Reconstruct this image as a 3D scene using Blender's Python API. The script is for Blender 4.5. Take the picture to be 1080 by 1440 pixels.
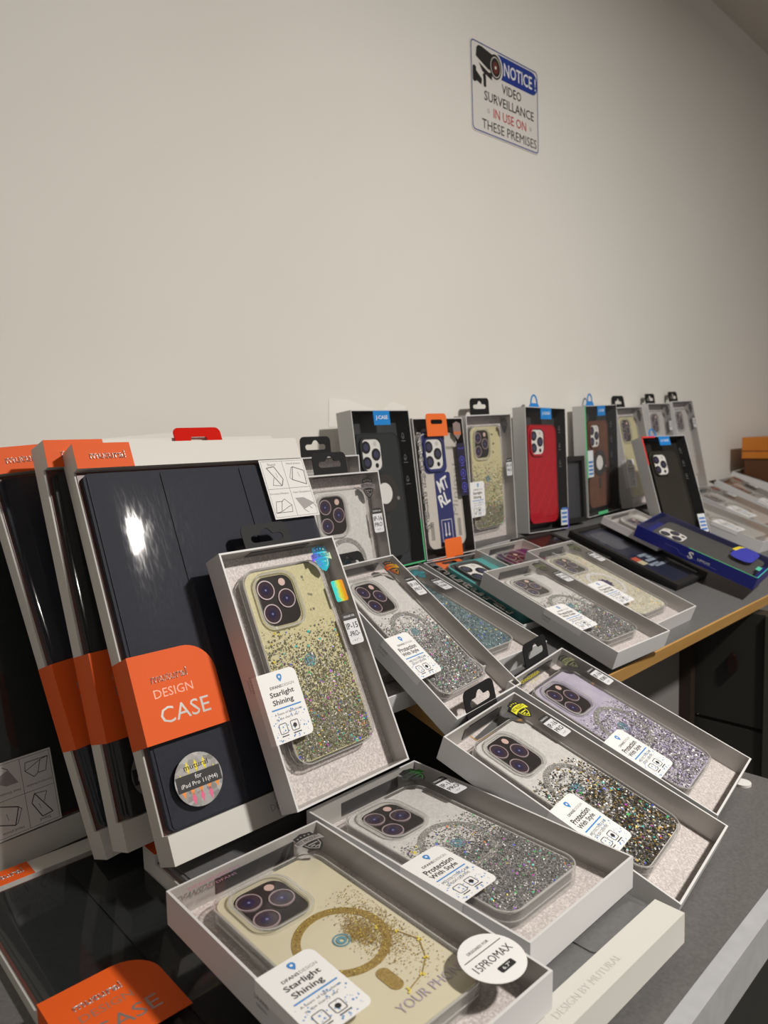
import bpy, math, random
from mathutils import Matrix, Vector
random.seed(7)
sc = bpy.context.scene
COL = sc.collection
for o in list(bpy.data.objects): bpy.data.objects.remove(o)

# ------------------------------------------------------------------ camera, light, exposure
# world: X along the back wall, Y towards it, Z up; the camera stands at the origin
AX = ((0.7098, -0.0955, 0.6979), (-0.7037, -0.0538, 0.7084), (-0.0301, -0.9940, -0.1054))
cd = bpy.data.cameras.new('camera'); cam = bpy.data.objects.new('camera', cd); COL.objects.link(cam)
rot = Matrix([[AX[r][0], -AX[r][1], -AX[r][2]] for r in range(3)])
cam.matrix_world = rot.to_4x4()
cd.sensor_fit = 'HORIZONTAL'; cd.sensor_width = 36.0; cd.lens = 1040.0 / 1080.0 * 36.0
cd.clip_start = 0.01; cd.clip_end = 50
cd.dof.use_dof = True; cd.dof.focus_distance = 0.56; cd.dof.aperture_fstop = 15.0
sc.camera = cam

world = bpy.data.worlds.new('world'); sc.world = world; world.use_nodes = True
bg = world.node_tree.nodes['Background']
bg.inputs[0].default_value = (1.0, 0.93, 0.85, 1); bg.inputs[1].default_value = 0.27

def area(name, loc, size, power, color, rotation=(0, 0, 0)):
    l = bpy.data.lights.new(name, 'AREA'); l.shape = 'DISK'; l.size = size; l.energy = power; l.color = color
    o = bpy.data.objects.new(name, l); o.location = loc; o.rotation_euler = rotation; COL.objects.link(o); return o
area('ceiling_downlight', (0.77, -0.57, 0.865), 0.13, 30.3, (1.0, 0.945, 0.87))
area('weak_left_light', (-0.9, -1.6, 0.885), 0.15, 5.0, (1.0, 0.945, 0.87))  # weaker second light, unseen, adds a little from the left

vs = sc.view_settings
vs.view_transform = 'Standard'; vs.look = 'None'; vs.exposure = 0.0; vs.gamma = 1.0; vs.use_curve_mapping = False

# ------------------------------------------------------------------ materials
MATS = {}
def principled(name, color, rough=0.5, metal=0.0, spec=0.5, coat=0.0):
    if name in MATS: return MATS[name]
    m = bpy.data.materials.new(name); m.use_nodes = True
    b = m.node_tree.nodes['Principled BSDF']
    b.inputs['Base Color'].default_value = (*color, 1); b.inputs['Roughness'].default_value = rough
    b.inputs['Metallic'].default_value = metal; b.inputs['Specular IOR Level'].default_value = spec
    b.inputs['Coat Weight'].default_value = coat
    MATS[name] = m; return m
def noisy(name, c1, c2, scale, rough=0.5, bump=0.0, kind='noise', lo=0.3, hi=0.7, stretch=None, metal=0.0, spec=0.5, detail=4.0):
    if name in MATS: return MATS[name]
    m = principled(name, c1, rough, metal, spec); nt = m.node_tree; b = nt.nodes['Principled BSDF']
    tc = nt.nodes.new('ShaderNodeTexCoord'); mp = nt.nodes.new('ShaderNodeMapping')
    nt.links.new(tc.outputs['Object'], mp.inputs[0])
    if stretch: mp.inputs['Scale'].default_value = stretch
    if kind == 'noise':
        t = nt.nodes.new('ShaderNodeTexNoise'); t.inputs['Detail'].default_value = detail; out = t.outputs[0]
    else:
        t = nt.nodes.new('ShaderNodeTexVoronoi'); out = t.outputs['Color']
    t.inputs['Scale'].default_value = scale
    nt.links.new(mp.outputs[0], t.inputs['Vector'])
    r = nt.nodes.new('ShaderNodeValToRGB'); r.color_ramp.elements[0].position = lo; r.color_ramp.elements[1].position = hi
    r.color_ramp.elements[0].color = (*c1, 1); r.color_ramp.elements[1].color = (*c2, 1)
    nt.links.new(out, r.inputs[0]); nt.links.new(r.outputs[0], b.inputs['Base Color'])
    if bump:
        bn = nt.nodes.new('ShaderNodeBump'); bn.inputs['Strength'].default_value = bump; bn.inputs['Distance'].default_value = 0.001
        nt.links.new(t.outputs[0], bn.inputs['Height']); nt.links.new(bn.outputs[0], b.inputs['Normal'])
    return m
def film(name, tint=(0.97, 0.97, 0.97), rough=0.05, ior=1.45, scratch=False, boost=1.0, milk=0.0):
    if name in MATS: return MATS[name]
    m = bpy.data.materials.new(name); m.use_nodes = True; nt = m.node_tree; nt.nodes.clear()
    out = nt.nodes.new('ShaderNodeOutputMaterial'); mx = nt.nodes.new('ShaderNodeMixShader')
    tr = nt.nodes.new('ShaderNodeBsdfTransparent'); tr.inputs[0].default_value = (*tint, 1)
    gl = nt.nodes.new('ShaderNodeBsdfGlossy'); gl.inputs['Roughness'].default_value = rough
    # reflectance by angle, the same from both faces of the sheet: r0 + (1 - r0) * facing ** 5
    r0 = ((ior - 1) / (ior + 1)) ** 2
    lw = nt.nodes.new('ShaderNodeLayerWeight'); lw.inputs[0].default_value = .5
    pw = nt.nodes.new('ShaderNodeMath'); pw.operation = 'POWER'; pw.inputs[1].default_value = 5.0; nt.links.new(lw.outputs['Facing'], pw.inputs[0])
    ma = nt.nodes.new('ShaderNodeMath'); ma.operation = 'MULTIPLY_ADD'; ma.inputs[1].default_value = (1 - r0) * boost; ma.inputs[2].default_value = r0 * boost; ma.use_clamp = True
    nt.links.new(pw.outputs[0], ma.inputs[0]); nt.links.new(ma.outputs[0], mx.inputs[0])
    nt.links.new(tr.outputs[0], mx.inputs[1]); nt.links.new(gl.outputs[0], mx.inputs[2]); nt.links.new(mx.outputs[0], out.inputs[0])
    if milk:
        df = nt.nodes.new('ShaderNodeBsdfDiffuse'); df.inputs[0].default_value = (.8, .79, .77, 1); m2 = nt.nodes.new('ShaderNodeMixShader'); m2.inputs[0].default_value = milk
        nt.links.new(tr.outputs[0], m2.inputs[1]); nt.links.new(df.outputs[0], m2.inputs[2]); nt.links.new(m2.outputs[0], mx.inputs[1])
    if scratch:
        tc = nt.nodes.new('ShaderNodeTexCoord'); mp = nt.nodes.new('ShaderNodeMapping'); mp.inputs['Rotation'].default_value = (0, 0, .5); mp.inputs['Scale'].default_value = (6, 1, 1)
        t = nt.nodes.new('ShaderNodeTexNoise'); t.inputs['Scale'].default_value = 90; t.inputs['Detail'].default_value = 5
        nt.links.new(tc.outputs['Object'], mp.inputs[0]); nt.links.new(mp.outputs[0], t.inputs['Vector'])
        r = nt.nodes.new('ShaderNodeMapRange'); r.inputs['From Min'].default_value = .45; r.inputs['From Max'].default_value = .75
        r.inputs['To Min'].default_value = rough; r.inputs['To Max'].default_value = rough * 1.9
        nt.links.new(t.outputs[0], r.inputs[0]); nt.links.new(r.outputs[0], gl.inputs['Roughness'])
    MATS[name] = m; return m
def rainbow(name, stops, scale=30, rough=.3, metal=.5, direction='X', phase=0.0, spec=.5):
    """foil whose print colour runs through the given stops along one local axis"""
    if name in MATS: return MATS[name]
    m = principled(name, stops[0], rough, metal, spec); nt = m.node_tree; b = nt.nodes['Principled BSDF']
    tc = nt.nodes.new('ShaderNodeTexCoord'); sp = nt.nodes.new('ShaderNodeSeparateXYZ'); nt.links.new(tc.outputs['Generated'], sp.inputs[0])
    nz = nt.nodes.new('ShaderNodeTexNoise'); nz.inputs['Scale'].default_value = scale; nt.links.new(tc.outputs['Generated'], nz.inputs['Vector'])
    ad = nt.nodes.new('ShaderNodeMath'); ad.operation = 'MULTIPLY_ADD'; ad.inputs[1].default_value = .5; nt.links.new(nz.outputs[0], ad.inputs[0])
    sb = nt.nodes.new('ShaderNodeMath'); sb.operation = 'SUBTRACT'; sb.inputs[1].default_value = .25 + phase
    nt.links.new(sp.outputs[direction], ad.inputs[2]); nt.links.new(ad.outputs[0], sb.inputs[0])
    r = nt.nodes.new('ShaderNodeValToRGB'); e = r.color_ramp.elements
    for i, c in enumerate(stops):
        p = i / (len(stops) - 1)
        if i == 0: el = e[0]; el.position = 0
        elif i == len(stops) - 1: el = e[-1]; el.position = 1
        else: el = e.new(p)
        el.color = (*c, 1)
    nt.links.new(sb.outputs[0], r.inputs[0]); nt.links.new(r.outputs[0], b.inputs['Base Color'])
    return m

P = principled
wall_m = noisy('wall_paint', (0.765, 0.745, 0.70), (0.80, 0.78, 0.737), 3.0, .75, .15, spec=.25)
ceil_m = P('ceiling_paint', (0.72, 0.68, 0.62), .8)
floor_m = noisy('floor_vinyl', (.10, .09, .08), (.14, .12, .11), 8, .6)
lam_m = noisy('grey_laminate', (.11, .11, .113), (.145, .145, .148), 500, .42, .05)
lamlow_m = noisy('grey_laminate_low', (.105, .102, .099), (.14, .136, .132), 420, .4, .05)
wood_m = noisy('wood_edge', (.50, .27, .075), (.60, .36, .13), 14, .45, stretch=(.4, 4, 4))
alu_m = noisy('aluminium_trim', (.50, .51, .53), (.56, .57, .59), 90, .4, metal=.3)
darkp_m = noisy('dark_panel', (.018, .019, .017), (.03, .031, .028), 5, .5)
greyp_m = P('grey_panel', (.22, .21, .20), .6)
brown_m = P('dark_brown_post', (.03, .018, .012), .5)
white_m = P('white_card', (.67, .67, .675), .45)
warmw_m = P('warm_white_card', (.66, .65, .61), .5)
inner_m = P('inner_silver_card', (.46, .45, .43), .28, .15)
card_m = noisy('sparkle_card', (.56, .505, .495), (.85, .79, .77), 900, .45, kind='voronoi', lo=.25, hi=.95)
black_m = P('black_plastic', (.008, .008, .009), .6, 0, .3)
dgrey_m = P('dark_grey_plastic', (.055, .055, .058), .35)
ink_m = P('ink_black', (.02, .02, .02), .5)
inkgrey_m = P('ink_grey', (.25, .25, .25), .5)
inkblue_m = P('ink_blue', (.05, .25, .62), .5)
inksilver_m = P('ink_silver', (.56, .54, .52), .3, .75)
inkpale_m = P('ink_pale', (.60, .58, .545), .5)
inkwhite_m = P('ink_white', (.85, .85, .85), .5)
orange_m = P('orange_card', (.80, .112, .012), .6, 0, .3)
navy_m = noisy('navy_leather', (.015, .017, .030), (.020, .023, .038), 300, .6, .1, spec=.25)
blackc_m = noisy('black_leather', (.012, .014, .015), (.018, .021, .022), 300, .55, .1, spec=.3)
greyc_m = noisy('grey_leather', (.14, .14, .14), (.17, .17, .17), 300, .55, .1)
redbrown_m = P('red_brown_card', (.11, .022, .014), .35)
film_m = film('clear_film', rough=.06, boost=.8)
filmb_m = film('bulged_film', (.95, .95, .96), rough=.055, ior=1.5, scratch=True)
clear_m = film('clear_plastic', (.97, .97, .965), rough=.10, ior=1.5, boost=1.5, milk=.09)
liphighlight_m = film('lip_highlight', (.96, .96, .955), rough=.08, ior=1.6, boost=2.0, milk=.42)  # whitened clear plastic, paints the bright highlight line on the lips
smoke_m = film('smoke_acrylic', (.80, .81, .80), rough=.08, ior=1.5, boost=1.3)
lensring_m = P('lens_ring', (.42, .33, .35), .35, .2)
lensglass_m = P('lens_glass', (.055, .037, .052), .12, 0, .6)
lenscore_m = P('lens_core', (.035, .030, .075), .12)
lenshighlight_m = P('lens_highlight', (.20, .20, .42), .2)  # tiny highlight at the lens centre, painted as a bluish dot
flash_m = P('flash_pink', (.66, .46, .42), .4)
plate_m = P('camera_plate', (.030, .026, .025), .2)
blue_m = P('label_blue', (.012, .23, .66), .4)
red_m = P('red_leather', (.45, .008, .02), .45)

FL = {}
def flake(n, c, metal=.6, rough=.3):
    FL[n] = P('flake_' + n, c, .42, metal * .6)
flake('silver', (.36, .35, .335)); flake('steel', (.17, .17, .165)); flake('dark', (.04, .04, .04), .4); flake('white', (.90, .90, .88), .2)
flake('olive', (.20, .185, .115)); flake('khaki', (.36, .33, .20)); flake('cyan', (.08, .75, .72), .2); flake('blue', (.08, .14, .85), .2); flake('green', (.10, .75, .18), .2)
flake('yellow', (.90, .72, .10), .2); flake('orange', (.90, .28, .06), .2); flake('violet', (.42, .12, .85), .2); flake('magenta', (.80, .10, .75), .2)
flake('gold', (.45, .31, .07), .5); flake('bronze', (.22, .13, .03), .5); flake('teal', (.10, .18, .20), .4); flake('skyblue', (.25, .36, .40), .4); flake('lavender', (.28, .22, .42), .3); flake('cream', (.78, .74, .60), .3)

# ------------------------------------------------------------------ geometry helpers (local: x right, y up the face, z out of the face; metres)
def link(name, me, parent=None, mats=None):
    o = bpy.data.objects.new(name, me)
    COL.objects.link(o)
    if parent: o.parent = parent
    return o
def mesh(name, verts, faces, mat, parent=None, midx=None, smooth=False):
    me = bpy.data.meshes.new(name); me.from_pydata(verts, [], faces)
    for m in (mat if isinstance(mat, (list, tuple)) else [mat]): me.materials.append(m)
    if midx: me.polygons.foreach_set('material_index', midx)
    if smooth: me.polygons.foreach_set('use_smooth', [True] * len(faces))
    me.update(); return link(name, me, parent)
def rect(x0, y0, x1, y1): return [(x0, y0), (x1, y0), (x1, y1), (x0, y1)]
def rrect(cx, cy, w, h, r, n=5):
    if isinstance(r, (int, float)): r = (r,) * 4          # order: bottom-right, top-right, top-left, bottom-left
    out = []
    for (sx, sy, a0), rr in zip(((1, -1, -90), (1, 1, 0), (-1, 1, 90), (-1, -1, 180)), r):
        px, py = cx + sx * (w / 2 - rr), cy + sy * (h / 2 - rr)
        if rr < 1e-6: out.append((px, py)); continue
        for i in range(n + 1):
            a = math.radians(a0 + 90 * i / n); out.append((px + rr * math.cos(a), py + rr * math.sin(a)))
    return out
def circ(cx, cy, r, n=28, ry=None): return [(cx + r * math.cos(2 * math.pi * i / n), cy + (ry or r) * math.sin(2 * math.pi * i / n)) for i in range(n)]
def prism_vf(poly, z0, z1, off=0):
    n = len(poly)
    v = [(x, y, z0) for x, y in poly] + [(x, y, z1) for x, y in poly]
    f = [tuple(off + n + i for i in range(n)), tuple(off + n - 1 - i for i in range(n))]
    f += [(off + i, off + (i + 1) % n, off + n + (i + 1) % n, off + n + i) for i in range(n)]
    return v, f
def prism(name, poly, z0, z1, mat, parent=None):
    v, f = prism_vf(poly, z0, z1); return mesh(name, v, f, mat, parent)
def multi(name, polys, z0, z1, mat, parent=None):
    V, F = [], []
    for p in polys:
        v, f = prism_vf(p, z0, z1, len(V)); V += v; F += f
    return mesh(name, V, F, mat, parent)
def ring_vf(outer, inner, z0, z1, off=0):
    n = len(outer)
    v = [(x, y, z0) for x, y in outer] + [(x, y, z1) for x, y in outer] + [(x, y, z0) for x, y in inner] + [(x, y, z1) for x, y in inner]
    f = []
    for i in range(n):
        j = (i + 1) % n
        f += [(off + i, off + j, off + n + j, off + n + i), (off + n + i, off + n + j, off + 3 * n + j, off + 3 * n + i),
              (off + 2 * n + j, off + 2 * n + i, off + 3 * n + i, off + 3 * n + j), (off + j, off + i, off + 2 * n + i, off + 2 * n + j)]
    return v, f
def ring(name, outer, inner, z0, z1, mat, parent=None):
    v, f = ring_vf(outer, inner, z0, z1); return mesh(name, v, f, mat, parent)
def strip(pts, w):
    """a flat polyline of width w as a list of quads"""
    out = []
    for (x0, y0), (x1, y1) in zip(pts, pts[1:]):
        dx, dy = x1 - x0, y1 - y0; L = math.hypot(dx, dy) or 1; nx, ny = -dy / L * w / 2, dx / L * w / 2
        out.append([(x0 - nx, y0 - ny), (x1 - nx, y1 - ny), (x1 + nx, y1 + ny), (x0 + nx, y0 + ny)])
    return out
def boxm(name, x0, x1, y0, y1, z0, z1, mat, parent=None):
    return prism(name, rect(x0, y0, x1, y1), z0, z1, mat, parent)
_curve = {}
def contour_mesh(key, contours, depth):
    """filled 2D contours (holes allowed) with thickness"""
    if key in _curve: return _curve[key]
    c = bpy.data.curves.new(key, 'CURVE'); c.dimensions = '2D'; c.fill_mode = 'BOTH'; c.extrude = depth / 2
    for pts in contours:
        s = c.splines.new('POLY'); s.points.add(len(pts) - 1); s.use_cyclic_u = True
        for q, (x, y) in zip(s.points, pts): q.co = (x, y, 0, 1)
    o = bpy.data.objects.new(key, c); COL.objects.link(o)
    me = bpy.data.meshes.new_from_object(o); bpy.data.objects.remove(o); bpy.data.curves.remove(c)
    _curve[key] = me; return me
def contour(name, key, contours, depth, zc, mat, parent):
    me = contour_mesh(key, contours, depth).copy(); me.materials.clear(); me.materials.append(mat)
    o = link(name, me, parent); o.location = (0, 0, zc); return o
_txt = {}
def text_mesh(s, outline, bold):
    k = (s, outline, bold)
    if k in _txt: return _txt[k]
    c = bpy.data.curves.new('text', 'FONT'); c.body = s; c.resolution_u = 2
    if outline: c.fill_mode = 'NONE'; c.bevel_depth = outline; c.bevel_resolution = 0
    if bold: c.offset = bold
    o = bpy.data.objects.new('text', c); COL.objects.link(o)
    me = bpy.data.meshes.new_from_object(o); bpy.data.objects.remove(o); bpy.data.curves.remove(c)
    xs = [v.co.x for v in me.vertices]; ys = [v.co.y for v in me.vertices]
    cx, cy = (min(xs) + max(xs)) / 2, (min(ys) + max(ys)) / 2; w, h = max(xs) - min(xs), max(ys) - min(ys)
    for v in me.vertices: v.co.x = (v.co.x - cx) / w; v.co.y = (v.co.y - cy) / h
    _txt[k] = me; return me
def text(s, cx, cy, w, h, z, mat, parent, rot=0.0, outline=0.0, bold=0.0, basis=None, name='printed_text'):
    me = text_mesh(s, outline, bold); key = (s, outline, bold, mat.name)
    if key not in _txt:
        m2 = me.copy(); m2.materials.clear(); m2.materials.append(mat); _txt[key] = m2
    o = link(name, _txt[key], parent)
    L = Matrix.Translation((cx, cy, z)) @ Matrix.Rotation(rot, 4, 'Z') @ Matrix.Diagonal((w, h, 0.02 if outline else 1, 1))
    o.matrix_local = (basis @ L) if basis else L
    return o

def rw(yaw, tilt, roll):
    cy, sy = math.cos(yaw), math.sin(yaw)
    X = Vector((cy, sy, 0)); N = Vector((-sy, cy, 0)); down = Vector((0, 0, -math.cos(tilt))) - math.sin(tilt) * N
    dep = X.cross(down); cr, sr = math.cos(roll), math.sin(roll)
    return cr * X + sr * down, -sr * X + cr * down, dep
def thing(name, pose, label, cat, group=None, scale=1.0, flip=False):
    """an Empty at the middle of the bottom back edge of a package; pose = yaw, tilt, roll, front top-left corner, size"""
    yaw, tilt, roll, x, y, z, W, H, D = pose
    x, y, z, W, H, D = (q * scale for q in (x, y, z, W, H, D))
    X, dn, dep = rw(yaw, tilt, roll)
    o = bpy.data.objects.new(name, None); o.empty_display_size = .02; COL.objects.link(o)
    if flip: loc = Vector((x, y, z)) + X * W / 2 + dep * D; lx, ly = -X, dn
    else: loc = Vector((x, y, z)) + X * W / 2 + dn * H + dep * D; lx, ly = X, -dn
    lz = -dep
    o.matrix_world = Matrix(((lx.x, ly.x, lz.x, loc.x), (lx.y, ly.y, lz.y, loc.y), (lx.z, ly.z, lz.z, loc.z), (0, 0, 0, 1)))
    o['label'] = label; o['category'] = cat
    if group: o['group'] = group
    return o, W, H, D
def tag(o, label, cat, group=None):
    o['label'] = label; o['category'] = cat
    if group: o['group'] = group
    return o
def struct(o): o['kind'] = 'structure'; return o
def part_label(o, s): o['label'] = s; return o

def glitter(parent, n, region, z, weights, size=(.00035, .0008), profile=None, tilt=.6, stars=0, rng=None, name='glitter', star_at=None):
    """a layer of separate little foil flakes; profile(u, v) gives the chance that a flake stays, u and v in 0..1"""
    rng = rng or random.Random(1)
    x0, y0, x1, y1 = region; V, F, MI = [], [], []
    names = list(weights); tot = sum(weights.values()); cum = []; a = 0
    for k in names: a += weights[k] / tot; cum.append(a)
    made = tries = 0
    while made < n and tries < n * 12:
        tries += 1
        u, v = rng.random(), rng.random()
        if profile and rng.random() > profile(u, v): continue
        made += 1
        px, py = x0 + u * (x1 - x0), y0 + v * (y1 - y0)
        q = rng.random(); mi = next((i for i, c in enumerate(cum) if q <= c), len(cum) - 1)
        s = rng.uniform(*size)
        if names[mi] in ('cyan', 'blue', 'green', 'yellow', 'orange', 'violet', 'magenta'): s = max(size[1], s * 1.35)
        ta, tb = rng.uniform(-tilt, tilt), rng.uniform(-tilt, tilt); a0 = rng.uniform(0, 6.28)
        star = stars and rng.random() < stars * (1.0 if v > .35 else .3)
        if star: s *= 1.7; k = 10
        else: k = rng.choice((3, 4, 4, 5))
        b = len(V)
        for i in range(k):
            r = s * (.45 if star and i % 2 else 1.0) * (1 if star else rng.uniform(.7, 1.15)); ang = a0 + 2 * math.pi * i / k
            dx, dy = r * math.cos(ang), r * math.sin(ang)
            V.append((px + dx, py + dy, z + dx * ta + dy * tb + .0002))
        F.append(tuple(range(b, b + k))); MI.append(mi)
    o = mesh(name, V, F, [FL[k] for k in names], parent, MI); o['kind'] = 'stuff'; return o

# ------------------------------------------------------------------ shared phone-case parts
MM = .001
def lens_mesh():
    V, F, MI = [], [], []
    def add(vf, m):
        v, f = vf; V.extend(v); F.extend(f); MI.extend([m] * len(f))
    add(ring_vf(circ(0, 0, 7.8 * MM), circ(0, 0, 6.9 * MM), 0, .9 * MM, len(V)), 0)
    add(prism_vf(circ(0, 0, 6.9 * MM), 0, .5 * MM, len(V)), 1)
    add(prism_vf(circ(0, 0, 3.6 * MM, 20), .5 * MM, .6 * MM, len(V)), 2)
    add(prism_vf(circ(0, 0, .9 * MM, 10), .6 * MM, .65 * MM, len(V)), 3)
    me = bpy.data.meshes.new('camera_lens'); me.from_pydata(V, [], F)
    for m in (lensring_m, lensglass_m, lenscore_m, lenshighlight_m): me.materials.append(m)
    me.polygons.foreach_set('material_index', MI); me.update(); return me
LENS = lens_mesh()
def flat_lens_mesh():
    V, F, MI = [], [], []
    for poly, z1, m in ((circ(0, 0, 7.6 * MM), .6 * MM, 0), (circ(0, 0, 4.6 * MM, 20), .75 * MM, 1)):
        v, f = prism_vf(poly, 0, z1, len(V)); V += v; F += f; MI += [m] * len(f)
    me = bpy.data.meshes.new('camera_lens'); me.from_pydata(V, [], F)
    me.materials.append(P('lens_black', (.015, .015, .018), .2)); me.materials.append(P('lens_bluish', (.05, .05, .10), .15))
    me.polygons.foreach_set('material_index', MI); me.update(); return me
LENSF = flat_lens_mesh()

def camera_block(pc, ox, oy, z, s, plate=plate_m, lens=None, guard=True, flash=flash_m, guard_m=None):
    """three-lens camera field; ox, oy is the middle of the field"""
    lens = lens or LENS
    prism('camera_plate', rrect(ox, oy, 34 * s * MM, 39 * s * MM, 9 * s * MM), z, z + .4 * MM, plate, pc)
    if guard: ring('camera_guard', rrect(ox, oy, 41 * s * MM, 46 * s * MM, 12 * s * MM), rrect(ox, oy, 35 * s * MM, 40 * s * MM, 9.5 * s * MM), z - .3 * MM, z + 2.6 * MM, guard_m or clear_m, pc)
    if guard and not guard_m: ring('guard_lip', rrect(ox, oy, 39.6 * s * MM, 44.6 * s * MM, 11.4 * s * MM), rrect(ox, oy, 37.6 * s * MM, 42.6 * s * MM, 10.5 * s * MM), z + 2.6 * MM, z + 2.9 * MM, liphighlight_m, pc)
    for dx, dy in ((-9, 9.3), (7.6, 0), (-9.3, -9.8)):
        o = link('camera_lens', lens, pc); o.location = (ox + dx * s * MM, oy + dy * s * MM, z + .4 * MM); o.scale = (s, s, 1)
    prism('flash', circ(ox + 7.8 * s * MM, oy + 13.6 * s * MM, 3.1 * s * MM, 16), z + .4 * MM, z + .6 * MM, flash, pc)
    if lens is LENSF: prism('depth_sensor', circ(ox + 7.8 * s * MM, oy - 13.6 * s * MM, 3.0 * s * MM, 16), z + .4 * MM, z + .62 * MM, black_m, pc)

def drop_icon(cx, cy, s, z, mat, parent):
    pts = [(0, -1.25), (.55, -.55), (.85, .1), (.8, .65), (.4, 1.0), (-.4, 1.0), (-.8, .65), (-.85, .1), (-.55, -.55)]
    o = prism('logo_drop', [(cx + x * s, cy + y * s) for x, y in pts], z, z + .05 * MM, mat, parent)
    prism('logo_dot', circ(cx, cy + .15 * s, .33 * s, 10), z + .05 * MM, z + .1 * MM, inkwhite_m, o)
    return o
def star_poly(cx, cy, r, a=math.pi / 2):
    return [(cx + (r if i % 2 == 0 else r * .42) * math.cos(a + i * math.pi / 5), cy + (r if i % 2 == 0 else r * .42) * math.sin(a + i * math.pi / 5)) for i in range(10)]

dots_cache = {}
def hang_label(root, W, H, D, s, words, lines):
    """the white label that folds over the left rim of the box"""
    x0, x1, yt, yb = -W / 2 - .2 * MM, -W / 2 + 33 * s * MM, H - 94 * s * MM, H - 144 * s * MM
    z = D + .3 * MM; cx = (x0 + x1) / 2 + .5 * s * MM; w = (x1 - x0)
    st = prism('label_sticker', rrect((x0 + x1) / 2, (yt + yb) / 2, w, yt - yb, (4 * s * MM, 5 * s * MM, 0, 0)), D, z, inkwhite_m, root)
    boxm('label_fold', x0 - .25 * MM, x0, yb, yt, D - 7 * s * MM, z, inkwhite_m, root)
    q = z + .05 * MM; t = s * MM
    drop_icon(cx + 1 * t, yt - 5.2 * t, 2.6 * t, q, inkblue_m, st)
    text('DFANS', cx - 4.2 * t, yt - 11.3 * t, 10 * t, 2.1 * t, q, ink_m, st, bold=.02)
    text('DESIGN', cx + 6.6 * t, yt - 11.3 * t, 10.5 * t, 2.1 * t, q, inkgrey_m, st)
    a, b = words
    text(a, cx - .5 * t, yt - 16.6 * t, (21 if len(a) < 10 else 24) * t, 4.9 * t, q, ink_m, st, bold=.02)
    text(b, cx - 1.5 * t, yt - 22.4 * t, (18 if len(b) < 9 else 23) * t, 5.0 * t, q, ink_m, st, bold=.02)
    boxm('blue_line', x0 + 4 * t, x1 - 3.5 * t, yt - 27.2 * t, yt - 26.2 * t, q, q + .03 * MM, inkblue_m, st)
    text(lines[0], cx, yt - 30.3 * t, 24 * t, 2.1 * t, q, ink_m, st)
    text(lines[1], cx - 1.5 * t, yt - 33.6 * t, 20 * t, 2.1 * t, q, ink_m, st)
    fr = []
    for bx in (-8, 2):
        c = rrect(cx + bx * t, yt - 40.5 * t, 6.5 * t, 7 * t, 1 * t, 2); c.append(c[0]); fr += strip(c, .5 * t)
    fr += [circ(cx + 2 * t, yt - 40.5 * t, 1.7 * t, 8), rect(cx - 11 * t, yt - 46 * t, cx - 5 * t, yt - 45.3 * t), rect(cx - 1 * t, yt - 46 * t, cx + 6 * t, yt - 45.3 * t)]
    multi('icon_print', fr, q, q + .03 * MM, ink_m, st)
    rg = random.Random(11); polys = []
    for i in range(70):
        yy = rg.random() ** 1.4; px = x0 + 2 * t + rg.random() * (w - 4 * t); py = yb + 1.2 * t + yy * 20 * t
        r = rg.choice((.25, .3, .4, .5, .9)) * t
        polys.append(star_poly(px, py, r, rg.random() * 6) if r > .8 * t else circ(px, py, r, 5))
    o = multi('blue_speckles', polys, q, q + .03 * MM, inkblue_m, st); o['kind'] = 'stuff'
    part_label(st, 'white paper label with blue speckles'); return st

def shield(root, W, H, D, s, body, banner, ink, cx=None, cy=None):
    cx = 36 * s * MM if cx is None else cx; cy = H - 17 * s * MM if cy is None else cy
    t = s * MM * .95; z = D + .15 * MM
    pts = [(0, 11.5), (3.5, 10.2), (7.2, 9.4), (7.6, 4), (7.4, -2), (6, -7), (3, -10.5), (0, -12.5), (-3, -10.5), (-6, -7), (-7.4, -2), (-7.6, 4), (-7.2, 9.4), (-3.5, 10.2)]
    st = prism('shield_sticker', [(cx + x * t, cy + y * t) for x, y in pts], D, z, body, root)
    n = 9; up = []; lo = []
    for i in range(n):
        x = -10.5 + 21 * i / (n - 1); b = -.02 * x * x
        up.append((cx + x * t, cy + (5.4 + b) * t)); lo.append((cx + x * t, cy + (-.6 + b) * t))
    bn = prism('shield_banner', lo + up[::-1], z, z + .1 * MM, banner, st)
    multi('shield_stars', [star_poly(cx + x * t, cy + y * t, 1.1 * t) for x, y in ((-4.6, 7.2), (-1.6, 8), (1.6, 8), (4.6, 7.2))], z, z + .04 * MM, banner, st)
    text('BEST PRODUCT', cx, cy + 2.1 * t, 18.5 * t, 3.5 * t, z + .13 * MM, ink, st, bold=.015)
    multi('shield_crest', strip([(cx - 5.5 * t, cy - 2 * t), (cx - 4.6 * t, cy - 6.4 * t), (cx, cy - 10.6 * t), (cx + 4.6 * t, cy - 6.4 * t), (cx + 5.5 * t, cy - 2 * t)], .8 * t) + [rect(cx - 3.8 * t, cy - 4.2 * t, cx + 3.8 * t, cy - 3 * t), rect(cx - 3 * t, cy - 6.4 * t, cx + .4 * t, cy - 5.2 * t), rect(cx - 1 * t, cy - 8.2 * t, cx + 2.4 * t, cy - 7.2 * t)], z, z + .04 * MM, banner, st)
    return st

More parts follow.
